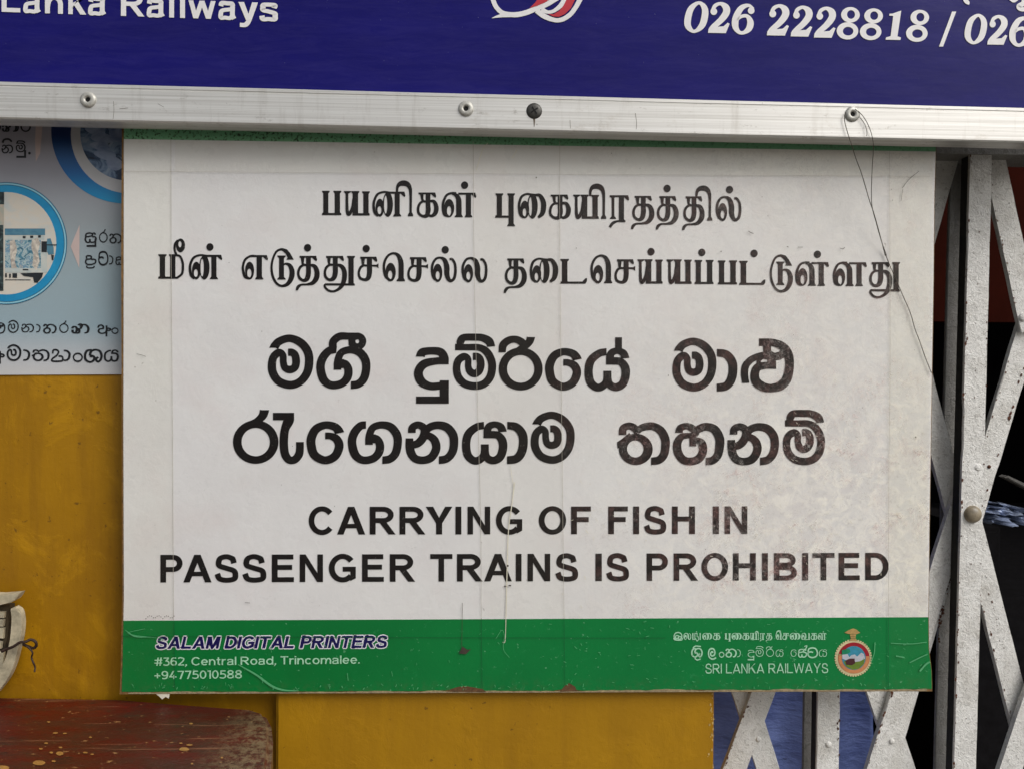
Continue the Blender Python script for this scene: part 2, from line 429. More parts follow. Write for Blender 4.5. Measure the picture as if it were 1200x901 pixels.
def I(x0, x1, y0, y1, s=15, top=True, bot=True, ls=None, rs=None):
    """thick stem with bracketed serifs"""
    l = s if ls is None else ls; r = s if rs is None else rs
    a = [(x0, y0), (x1, y0)] if not top else [(x0, y0 + 32), (x0 - l, y0 + 12), (x0 - l, y0), (x1 + r, y0), (x1 + r, y0 + 12), (x1, y0 + 32)]
    b = [(x1, y1), (x0, y1)] if not bot else [(x1, y1 - 32), (x1 + r, y1 - 10), (x1 + r, y1), (x0 - l, y1), (x0 - l, y1 - 10), (x0, y1 - 32)]
    return P(a + b)
def place(elems, src, dst):
    """map glyph from its own box to another box (x0,y0,x1,y1)"""
    sx = (dst[2] - dst[0]) / (src[2] - src[0]); sy = (dst[3] - dst[1]) / (src[3] - src[1])
    return [([((x - src[0]) * sx + dst[0], (y - src[1]) * sy + dst[1]) for x, y in V], Fc) for V, Fc in elems]
def tile(elems, ox, oy, s): return [([(ox + x * s, oy + y * s) for x, y in V], Fc) for V, Fc in elems]
STUFF = ('scratch', 'stain', 'film_seam', 'frayed_edge', 'scuff')
def emit_words(elems, mat, parent, Y, gap):
    """one printed part per word: elements clustered along x"""
    sp = sorted(((min(v[0] for v in e[0]), max(v[0] for v in e[0]), k) for k, e in enumerate(elems)))
    groups = []; hi = -1e9
    for a, b, k in sp:
        if a > hi + gap: groups.append([])
        groups[-1].append(k); hi = max(hi, b)
    return [emit('word', [elems[k] for k in sorted(g)], mat, parent, Y) for g in groups]
def emit(name, elems, mat, parent, Y=0.0, label=None, jitter=5):
    """photo-pixel elements -> one thin printed mesh on the plane y=Y"""
    V = []; Fc = []
    for k, (vs, fs) in enumerate(elems):
        o = len(V); yy = Y - (k % jitter) * 0.00003
        V += [at(x, y, yy) for x, y in vs]
        for f in fs:
            q = [vs[i] for i in f]; ar = sum(q[i][0] * q[(i + 1) % len(q)][1] - q[(i + 1) % len(q)][0] * q[i][1] for i in range(len(q)))
            Fc.append(tuple(o + i for i in (f if ar < 0 else f[::-1])))
    ob = mesh_obj(name, V, Fc, mat, parent)
    if label: ob['label'] = label
    if name in STUFF: ob['kind'] = 'stuff'
    return ob

# ---- Sinhala glyphs (coordinates as traced, own box given) ----
def g_ma(wf=1): return [R([(178, 195, 90), (232, 132, 80), (340, 100, 76), (450, 145, 84), (520, 235, 86), (534, 340, 86), (510, 450, 84), (440, 535, 80), (340, 566, 80),
    (230, 530, 82), (172, 450, 84), (160, 370, 84), (176, 290, 80), (228, 244, 76), (270, 270, 70), (275, 340, 70), (292, 395, 72), (340, 413, 76), (388, 392, 78), (403, 335, 80), (393, 272, 78), (362, 243, 76), (322, 241, 72)], 'h', 'v', wf=wf)]
B_ma = (118, 62, 575, 607)
def g_ga(wf=1): return [R([(248, 278, 74), (190, 290, 80), (130, 360, 86), (107, 450, 86), (130, 560, 88), (180, 617, 80), (245, 633, 78), (325, 612, 80), (377, 555, 84), (388, 480, 84), (360, 422, 76), (318, 405, 60)], 'v', None, wf=wf),
    R([(278, 478, 76), (280, 400, 76), (303, 325, 74), (345, 290, 72), (420, 278, 74), (500, 303, 84), (556, 375, 86), (567, 460, 84), (545, 560, 84), (490, 618, 80), (412, 633, 76)], 'h', 'v', wf=wf)] + ([B(300, 372, 345, 462)] if wf == 1 else [])
B_ga = (62, 240, 610, 672)
def g_na(wf=1): return [R([(708, 358, 78), (715, 305, 76), (768, 278, 72), (822, 302, 78), (838, 350, 84), (815, 415, 84), (770, 462, 80), (715, 482, 70)], 'h', None, wf=wf),
    R([(840, 345, 80), (890, 300, 78), (970, 280, 78), (1060, 303, 86), (1120, 375, 88), (1132, 460, 86), (1115, 550, 84), (1060, 615, 80), (980, 633, 78)], None, 'v', wf=wf),
    R([(684, 413, 76), (688, 500, 86), (705, 570, 86), (750, 620, 80), (830, 632, 78), (905, 603, 84), (952, 520, 86), (940, 440, 84), (890, 392, 74), (838, 388, 70)], 'h', None, wf=wf)]
B_na = (645, 240, 1175, 672)
def g_ta(wf=1): return [R([(125, 380, 78), (132, 315, 76), (190, 289, 70), (245, 312, 76), (275, 362, 60)], 'h', None, wf=wf),
    R([(270, 345, 60), (310, 312, 70), (370, 293, 76), (440, 295, 78), (512, 340, 86), (552, 420, 88), (555, 500, 86), (538, 580, 84), (490, 630, 80), (412, 644, 76)], None, 'v', wf=wf),
    EL(258, 523, 170, 158, 83, 85, 253, 519, wf=wf), R([(76, 485, 62), (145, 440, 66), (215, 385, 72)], 'v', None, wf=wf), R([(88, 480, 40), (130, 510, 60)], wf=wf)]
B_ta = (72, 252, 600, 682)
def g_ha(wf=1): return [R([(690, 358, 76), (705, 312, 72), (765, 291, 66), (822, 312, 76), (860, 350, 76), (850, 385, 60)], 'h', None, wf=wf),
    R([(850, 345, 70), (905, 312, 78), (970, 297, 80), (1050, 325, 88), (1098, 410, 92), (1100, 490, 90), (1082, 580, 84), (1030, 634, 80), (960, 646, 76)], None, 'v', wf=wf),
    R([(860, 392, 66), (780, 386, 56), (712, 402, 70), (674, 470, 84), (684, 560, 86), (735, 628, 82), (810, 645, 78), (890, 618, 84), (932, 545, 84), (922, 468, 84), (880, 435, 62), (835, 428, 50)], wf=wf),
    L([(831, 390), (831, 493)], 68 * wf)]
B_ha = (632, 257, 1147, 685)
def g_e(wf=1): return [R([(655, 305, 92), (612, 255, 80), (520, 235, 74), (430, 272, 84), (384, 350, 88), (378, 430, 88), (410, 530, 86), (510, 583, 80), (608, 545, 84), (652, 450, 86), (630, 378, 82), (570, 345, 68), (515, 342, 66)], 'h', 'v', wf=wf)]
B_e = (335, 197, 700, 622)
def g_ya(wf=1, al=False):
    g = [R([(950, 235, 72), (875, 252, 76), (795, 320, 84), (770, 420, 84), (785, 530, 84), (840, 586, 78), (895, 586, 78), (942, 545, 76), (958, 490, 80), (958, 425, 80)], 'v', 'h', wf=wf),
         R([(958, 430, 80), (962, 510, 78), (985, 565, 78), (1045, 588, 78), (1110, 555, 84), (1141, 470, 86), (1135, 390, 86), (1090, 335, 76), (1020, 327, 74), (945, 327, 74)], 'h', 'v', wf=wf),
         R([(985, 330, 80), (987, 275, 78), (1010, 240, 72), (1065, 226, 64), (1118, 250, 76), (1137, 297, 84)], None, 'h', wf=wf)]
    return g + ([B(1037, 90, 1105, 200)] if al else [])
B_ya = (728, 197, 1180, 625)
def g_aa(wf=1): return [R([(452, 213, 64), (530, 228, 72), (583, 290, 78), (592, 370, 78), (575, 450, 78), (530, 505, 74), (450, 519, 68)], 'v', 'v', wf=wf)]
B_aa = (450, 180, 630, 553)
def g_mh(wf=1): return [R([(500, 189, 63), (620, 190, 64), (740, 193, 68), (815, 235, 78), (862, 315, 80), (872, 400, 80), (850, 490, 80), (790, 555, 78), (700, 577, 76), (600, 555, 78), (535, 490, 78), (515, 400, 76),
    (533, 322, 76), (590, 284, 74), (630, 310, 66), (632, 380, 66), (650, 430, 74), (692, 453, 76), (738, 430, 76), (758, 370, 78), (750, 312, 76), (722, 284, 74), (678, 283, 74)], 'v', 'v', wf=wf),
    R([(863, 180, 80), (838, 128, 84), (770, 94, 74), (700, 89, 72), (590, 92, 72), (556, 128, 80), (548, 185, 60)], 'h', None, wf=wf)]
B_mh = (478, 55, 915, 617)
def g_ri(wf=1): return [EL(1159, 406, 221, 214, 137, 138, wf=wf), R([(972, 241, 72), (985, 165, 80), (1045, 118, 74), (1115, 112, 72), (1175, 145, 78), (1225, 205, 70)], 'h', None, wf=wf),
    R([(1262, 88, 84), (1246, 135, 76), (1200, 180, 70), (1130, 215, 50)], 'h', None, wf=wf)]
B_ri = (938, 77, 1380, 620)
def g_ra(wf=1): return [EL(297, 450, 229, 219, 142, 142, wf=wf), R([(386, 130, 94), (366, 188, 84), (310, 238, 66), (235, 268, 50)], 'h', None, wf=wf)]
B_ra = (68, 130, 525, 672)
def g_du(wf=1): return [R([(150, 284, 92), (172, 240, 82), (265, 226, 76), (350, 238, 84), (388, 290, 90), (390, 360, 92)], 'h', 'h', wf=wf),
    R([(435, 326, 70), (300, 329, 72), (185, 360, 86), (132, 440, 90), (160, 530, 90), (245, 577, 76), (350, 575, 74)], 'v', None, wf=wf),
    L([(391, 520), (391, 752)], 92 * wf), B(108, 680, 391, 752), P([(330, 545), (365, 520), (400, 520), (400, 600), (330, 605)])]
def g_lla(wf=1): return [R([(705, 478, 62), (694, 400, 64), (704, 328, 64), (748, 278, 60), (800, 250, 56), (870, 228, 50)], 'h', None, wf=wf),
    R([(972, 325, 62), (880, 325, 62), (806, 345, 72), (784, 410, 76), (800, 470, 82), (860, 512, 80), (930, 522, 72), (1012, 500, 84), (1066, 440, 84), (1089, 330, 78), (1078, 230, 80), (1028, 160, 76), (940, 125, 66), (822, 122, 66)], 'v', 'v', wf=wf),
    P([(855, 140), (925, 150), (930, 200), (960, 215), (1000, 205), (1010, 180), (1060, 200), (1055, 250), (1010, 275), (970, 280), (972, 340), (905, 340), (893, 275), (862, 268), (838, 285), (835, 310), (800, 310), (800, 260), (810, 225), (860, 205)])]

SS = 140 / 1200
def sinhala_bold():
    E = []
    t1 = g_ma() + place(g_ga(), B_ga, (603, 178, 1150, 608)) + [R([(772, 250, 70), (772, 190, 80), (778, 130, 80), (840, 81, 76), (930, 78, 70), (1018, 79, 70)]), EL(1018, 131, 90, 88, 19, 20),
        P([(925, 80), (1000, 90), (1000, 190), (945, 190), (930, 165)])]
    # keep the small white pocket left of the loop: only the ring and arm are drawn there
    E += tile(t1, 300, 385, SS)
    E += tile(g_du() + g_mh() + g_ri(), 475, 385, SS)
    E += tile(g_e() + g_ya(al=True), 600, 385, SS)
    E += tile(place(g_ma(), B_ma, (60, 82, 445, 553)) + g_aa() + g_lla(), 780, 385, 160 / 1200)
    E += tile(g_ra() + [B(470, 157, 683, 232), R([(632, 200, 104), (626, 240, 104), (594, 315, 86), (581, 400, 86), (580, 490, 86), (592, 570, 84), (622, 620, 80), (658, 634, 76), (700, 618, 80), (733, 570, 82), (741, 510, 78), (741, 450, 78)], 'h', 'h')]
              + place(g_e(), B_e, (810, 240, 1185, 672)), 265, 465, SS)
    E += tile(g_ga() + g_na(), 400, 465, SS)
    E += tile(place(g_ya(), B_ya, (12, 245, 462, 672)) + place(g_aa(), B_aa, (465, 245, 672, 672)) + place(g_ma(), B_ma, (702, 145, 1142, 670)), 540, 465, SS)
    E += tile(g_ta() + g_ha(), 715, 465, SS)
    E += tile(place(g_na(), B_na, (108, 258, 625, 685)) + place(g_mh(), B_mh, (665, 130, 1090, 685)), 840, 465, SS)
    return E
def split_y(E, y):
    a = [e for e in E if sum(v[1] for v in e[0]) / len(e[0]) < y]; b = [e for e in E if e not in a]
    return a, b

# ---- Tamil glyphs (scale 0.1 tiles) ----
def dot(x, y, r=42): return [EL(x, y, r, r + 2)]
def flag(x, y, dx=0): return P([(x - 60, y), (x, y), (x + 12, y + 45), (x + 4, y + 62), (x - 18, y + 48), (x - 40, y + 27)])
def t_pa(): return [I(88, 148, 240, 525), I(222, 285, 240, 525), B(75, 500, 298, 525)]
B_pa = (72, 240, 300, 525)
def t_ya(): return [P([(330, 243), (415, 243), (415, 253), (380, 275), (350, 275), (330, 255)]), R([(365, 250, 32), (366, 400, 34), (370, 480, 38), (385, 515, 42), (412, 485, 40), (430, 420, 26), (440, 330, 22)]),
    I(432, 497, 243, 530, top=True, bot=False), B(430, 502, 630, 530), I(558, 620, 246, 528, 14)]
B_ya2 = (330, 243, 635, 532)
def t_ringblob(cx, cy, rx, ry, ix, iy, icx, icy): return EL(cx, cy, rx, ry, ix, iy, icx, icy)
def t_na(): return [R([(880, 262, 22), (795, 254, 24), (725, 282, 28), (688, 350, 30), (679, 420, 32), (694, 495, 34), (735, 530, 36)]), EL(752, 438, 50, 105, 23, 46, 747, 467), EL(845, 400, 60, 145, 19, 106, 820, 402),
    B(850, 250, 1040, 275), flag(1040, 252), I(925, 985, 255, 540, top=False, s=17)]
B_na2 = (668, 243, 1052, 545)
def t_i(): return [R([(952, 268, 26), (957, 200, 34), (985, 160, 52), (1035, 150, 64), (1080, 168, 58), (1106, 215, 42), (1113, 290, 32), (1113, 400, 29), (1112, 520, 29)]), P([(1098, 490), (1126, 490), (1142, 520), (1142, 540), (1080, 540), (1080, 520)])]
B_i = (940, 118, 1142, 540)
def t_ka(): return [B(205, 260, 400, 282), flag(400, 260), P([(205, 260), (265, 260), (262, 345), (235, 345), (225, 290)]), R([(250, 340, 30), (262, 362, 28), (320, 366, 24)]), R([(262, 358, 26), (222, 388, 30), (201, 440, 32), (206, 500, 32), (248, 535, 32), (300, 530, 50), (318, 470, 58), (316, 400, 56), (316, 262, 56)]),
    R([(330, 362, 26), (385, 366, 40), (413, 430, 54), (402, 500, 52), (360, 534, 34), (320, 525, 26)])]
B_ka = (185, 258, 440, 552)
def t_eb(): return [R([(645, 275, 40), (590, 268, 26), (535, 292, 28), (498, 365, 30), (491, 440, 32), (508, 515, 34), (555, 538, 30)]), EL(563, 443, 60, 107, 25, 56, 563, 475)]
def t_lla(): return t_eb() + [R([(600, 270, 28), (645, 292, 44), (674, 340, 60), (678, 430, 64), (678, 540, 64)]), P([(645, 520), (711, 520), (724, 540), (724, 550), (628, 550), (628, 540)]), B(670, 262, 870, 286), flag(870, 262), I(760, 820, 265, 550, 14, top=False)]
B_lla = (480, 255, 885, 552)
def t_pu(): return [I(122, 183, 270, 555, bot=False), P([(122, 520), (150, 520), (150, 556), (102, 556), (102, 545)]), I(260, 320, 270, 655, 15), B(105, 530, 262, 556)]
def t_ai(): return [R([(570, 288, 24), (530, 284, 24), (470, 278, 24), (412, 312, 30), (386, 385, 30), (385, 450, 32), (402, 520, 34), (440, 552, 30)]), EL(450, 460, 52, 104, 21, 48, 447, 493), EL(540, 420, 62, 147, 19, 110, 516, 425),
    R([(565, 290, 24), (625, 295, 42), (664, 360, 58), (671, 430, 62), (655, 505, 54), (608, 553, 28)])]
B_ai = (370, 270, 702, 572)
def t_ra(): return [I(468, 500, 292, 570, 20), B(445, 292, 662, 316), flag(662, 294), P([(553, 300), (613, 300), (613, 575), (632, 592), (630, 607), (553, 607)]), R([(610, 595, 22), (540, 596, 24), (482, 620, 36), (446, 668, 32)])]
B_ra2 = (430, 290, 685, 682)
def t_tha(): return [B(738, 300, 928, 322), flag(928, 300), P([(738, 300), (795, 300), (786, 390), (760, 390), (752, 330)]), R([(772, 385, 28), (790, 402, 28), (840, 404, 24)]), R([(790, 398, 26), (745, 430, 30), (724, 485, 30), (735, 545, 32), (780, 578, 34), (822, 560, 54), (840, 500, 58), (840, 420, 56), (840, 302, 56)]),
    R([(860, 402, 26), (912, 420, 46), (938, 480, 58), (932, 550, 60), (890, 605, 46), (825, 622, 24), (760, 626, 24), (722, 650, 36), (706, 690, 26)], None, 'h')]
B_tha = (690, 298, 968, 692)
def t_la(): return [R([(765, 582, 28), (722, 545, 32), (703, 470, 30), (708, 395, 30), (745, 330, 28), (800, 314, 28), (850, 345, 50), (873, 420, 62), (874, 500, 60), (892, 560, 48), (922, 581, 36), (958, 552, 34), (973, 470, 32), (966, 385, 30), (935, 332, 28), (905, 330, 26)]), EL(768, 490, 54, 106, 23, 48, 768, 518)]
B_la = (690, 303, 990, 600)
def t_ma(): return [I(72, 135, 283, 570, 18), I(193, 256, 283, 570, 14, bot=False), B(55, 546, 285, 570), R([(250, 292, 22), (308, 306, 26), (338, 370, 28), (343, 435, 30), (333, 510, 28), (280, 557, 26)]),
    R([(268, 292, 30), (247, 235, 26), (250, 165, 26), (285, 118, 26)]), EL(315, 180, 54, 81, 18, 36, 309, 166)]
def t_e(): return [R([(265, 306, 26), (190, 304, 24), (125, 345, 28), (99, 415, 28), (98, 470, 30), (120, 545, 34), (168, 565, 30)]), EL(175, 475, 53, 104, 25, 52, 172, 505), B(175, 293, 378, 317), flag(378, 294), I(257, 320, 295, 578, 16, top=False)]
def t_tu(): return [R([(600, 245, 44), (545, 226, 28), (485, 258, 26), (445, 350, 26), (432, 440, 28), (446, 540, 30), (492, 625, 30), (555, 655, 30), (622, 630, 46), (664, 560, 60), (672, 480, 60), (645, 415, 46), (600, 395, 26), (565, 410, 16)]),
    P([(560, 213), (612, 225), (650, 270), (693, 347), (607, 347), (620, 325), (600, 280), (562, 245)]), I(520, 578, 298, 580, 20)]
B_tu = (420, 212, 698, 668)
def t_thu(): return [B(22, 303, 220, 327), flag(220, 304), P([(22, 303), (80, 303), (69, 395), (42, 395), (35, 335)]), R([(55, 390, 28), (72, 405, 28), (120, 406, 24)]), R([(72, 400, 26), (28, 435, 30), (8, 490, 30), (18, 550, 32), (62, 582, 34), (110, 562, 54), (130, 500, 60), (130, 420, 58), (130, 305, 58)]),
    R([(150, 405, 26), (202, 425, 48), (234, 480, 56), (236, 560, 58), (215, 635, 52), (170, 690, 36), (105, 718, 26), (45, 705, 28), (8, 665, 28), (12, 638, 24), (60, 636, 26), (355, 638, 26)]), I(283, 345, 303, 650, 15)]
B_thu = (-5, 303, 358, 730)
def t_sa(): return [B(422, 312, 610, 336), flag(610, 312), P([(422, 312), (480, 312), (468, 402), (438, 402), (434, 345)]), R([(452, 396, 28), (468, 413, 26), (510, 416, 24)]), R([(466, 410, 26), (425, 440, 30), (405, 500, 28), (420, 560, 32), (475, 582, 34), (515, 560, 54), (530, 500, 60), (530, 420, 60), (530, 314, 60)]),
    R([(540, 416, 22), (620, 417, 22)]), P([(575, 408), (612, 404), (636, 390), (636, 448), (612, 430), (575, 428)])]
B_sa = (393, 310, 637, 598)
def t_ek(): return [R([(900, 590, 62), (901, 460, 62), (897, 370, 60), (868, 300, 46), (812, 272, 28), (748, 300, 28), (708, 370, 30), (699, 445, 30), (718, 535, 36), (770, 592, 30)]), EL(778, 493, 60, 109, 25, 50, 773, 525), P([(870, 560), (930, 560), (946, 585), (946, 600), (848, 600), (848, 588)])]
B_ek = (685, 258, 946, 605)
def t_ta(): return [I(785, 850, 338, 628, 18), B(770, 603, 1045, 628), P([(1025, 603), (1058, 566), (1080, 562), (1078, 600), (1062, 628), (1020, 628)])]
B_ta2 = (765, 338, 1080, 628)
def tamil_lines():
    s = .1
    T1 = tile(t_pa() + t_ya() + t_na() + t_i(), 370, 200, s)
    T1 += tile(t_ka() + t_lla() + dot(745, 174), 470, 200, s)
    T1 += tile(t_pu() + t_ai() + place(t_ka(), B_ka, (733, 283, 990, 572)), 570, 200, s)
    T1 += tile(place(t_ya(), B_ya2, (18, 285, 320, 570)) + place(t_i(), B_i, (205, 155, 405, 570)) + t_ra() + t_tha() + place(t_tha(), B_tha, (980, 300, 1253, 697)) + dot(1118, 213), 670, 200, s)
    T1 += tile(place(t_tha(), B_tha, (290, 303, 557, 702)) + place(t_i(), B_i, (450, 178, 648, 590)) + t_la() + dot(850, 226), 770, 200, s)
    T2 = tile(t_ma() + place(t_na(), B_na2, (415, 283, 805, 580)) + dot(660, 198), 180, 270, s)
    T2 += tile(t_e() + t_tu() + place(t_tha(), B_tha, (712, 300, 995, 708)) + dot(855, 207), 275, 270, s)
    T2 += tile(t_thu() + t_sa() + dot(492, 217) + t_ek() + place(t_sa(), B_sa, (975, 315, 1218, 607)), 380, 270, s)
    T2 += tile(place(t_la(), B_la, (250, 313, 555, 613)) + dot(418, 231) + place(t_la(), B_la, (610, 318, 915, 618)), 480, 270, s)
    T2 += tile(place(t_tha(), B_tha, (98, 330, 374, 740)) + place(t_ai(), B_ai, (410, 328, 742, 625)) + t_ta(), 580, 270, s)
    T2 += tile(place(t_ek(), B_ek, (120, 285, 375, 628)) + place(t_sa(), B_sa, (402, 340, 645, 628)) + place(t_ya(), B_ya2, (670, 342, 968, 630)) + dot(830, 253), 680, 270, s)
    T2 += tile(place(t_ya(), B_ya2, (12, 343, 308, 632)) + place(t_pa(), B_pa, (340, 350, 563, 632)) + dot(425, 262) + place(t_pa(), B_pa, (612, 355, 838, 636)) + place(t_ta(), B_ta2, (862, 360, 1170, 642)) + dot(1038, 273), 780, 270, s)
    T2 += tile(place(t_tu(), B_tu, (422, 285, 688, 730)) + place(t_lla(), B_lla, (725, 368, 1118, 655)) + dot(980, 284), 860, 270, s)
    T2 += tile(place(t_lla(), B_lla, (265, 370, 662, 658)) + place(t_thu(), B_thu, (690, 375, 1045, 798)), 950, 270, s)
    return T1, T2

# ---- sans alphabet: cap height 1, y up, w = stem ----
def arc(cx, cy, rx, ry, a0, a1, n=22): return [(cx + rx * math.cos(math.radians(a0 + (a1 - a0) * k / n)), cy + ry * math.sin(math.radians(a0 + (a1 - a0) * k / n))) for k in range(n + 1)]
def RV(pts, w_, t_):
    """polyline ribbon whose width follows direction: w_ for verticals, t_ for horizontals"""
    out = []
    for i, (x, y) in enumerate(pts):
        a = pts[max(i - 1, 0)]; b = pts[min(i + 1, len(pts) - 1)]
        d = Vector((b[0] - a[0], b[1] - a[1])).normalized(); out.append((x, y, w_ * abs(d.y) ** 1.5 + t_ * (1 - abs(d.y) ** 1.5)))
    V, Fc = [], []
    for i, (x, y, ww) in enumerate(out):
        a = out[max(i - 1, 0)]; b = out[min(i + 1, len(out) - 1)]
        d = Vector((b[0] - a[0], b[1] - a[1])).normalized(); V += [(x - d.y * ww / 2, y + d.x * ww / 2), (x + d.y * ww / 2, y - d.x * ww / 2)]
    for i in range(len(out) - 1): Fc.append((2 * i, 2 * i + 1, 2 * i + 3, 2 * i + 2))
    return (V, Fc)
def lobe(x0, xm, x1, y0, y1, w_, t_):
    """D-shaped bowl: outer extents x0..x1, y0..y1"""
    pts = [(x0, y1 - t_ / 2), ((x0 + xm) / 2, y1 - t_ / 2)] + arc(xm, (y0 + y1) / 2, x1 - w_ / 2 - xm, (y1 - y0 - t_) / 2, 90, -90) + [((x0 + xm) / 2, y0 + t_ / 2), (x0, y0 + t_ / 2)]
    return RV(pts, w_, t_)
def q(*p): return P(list(p))
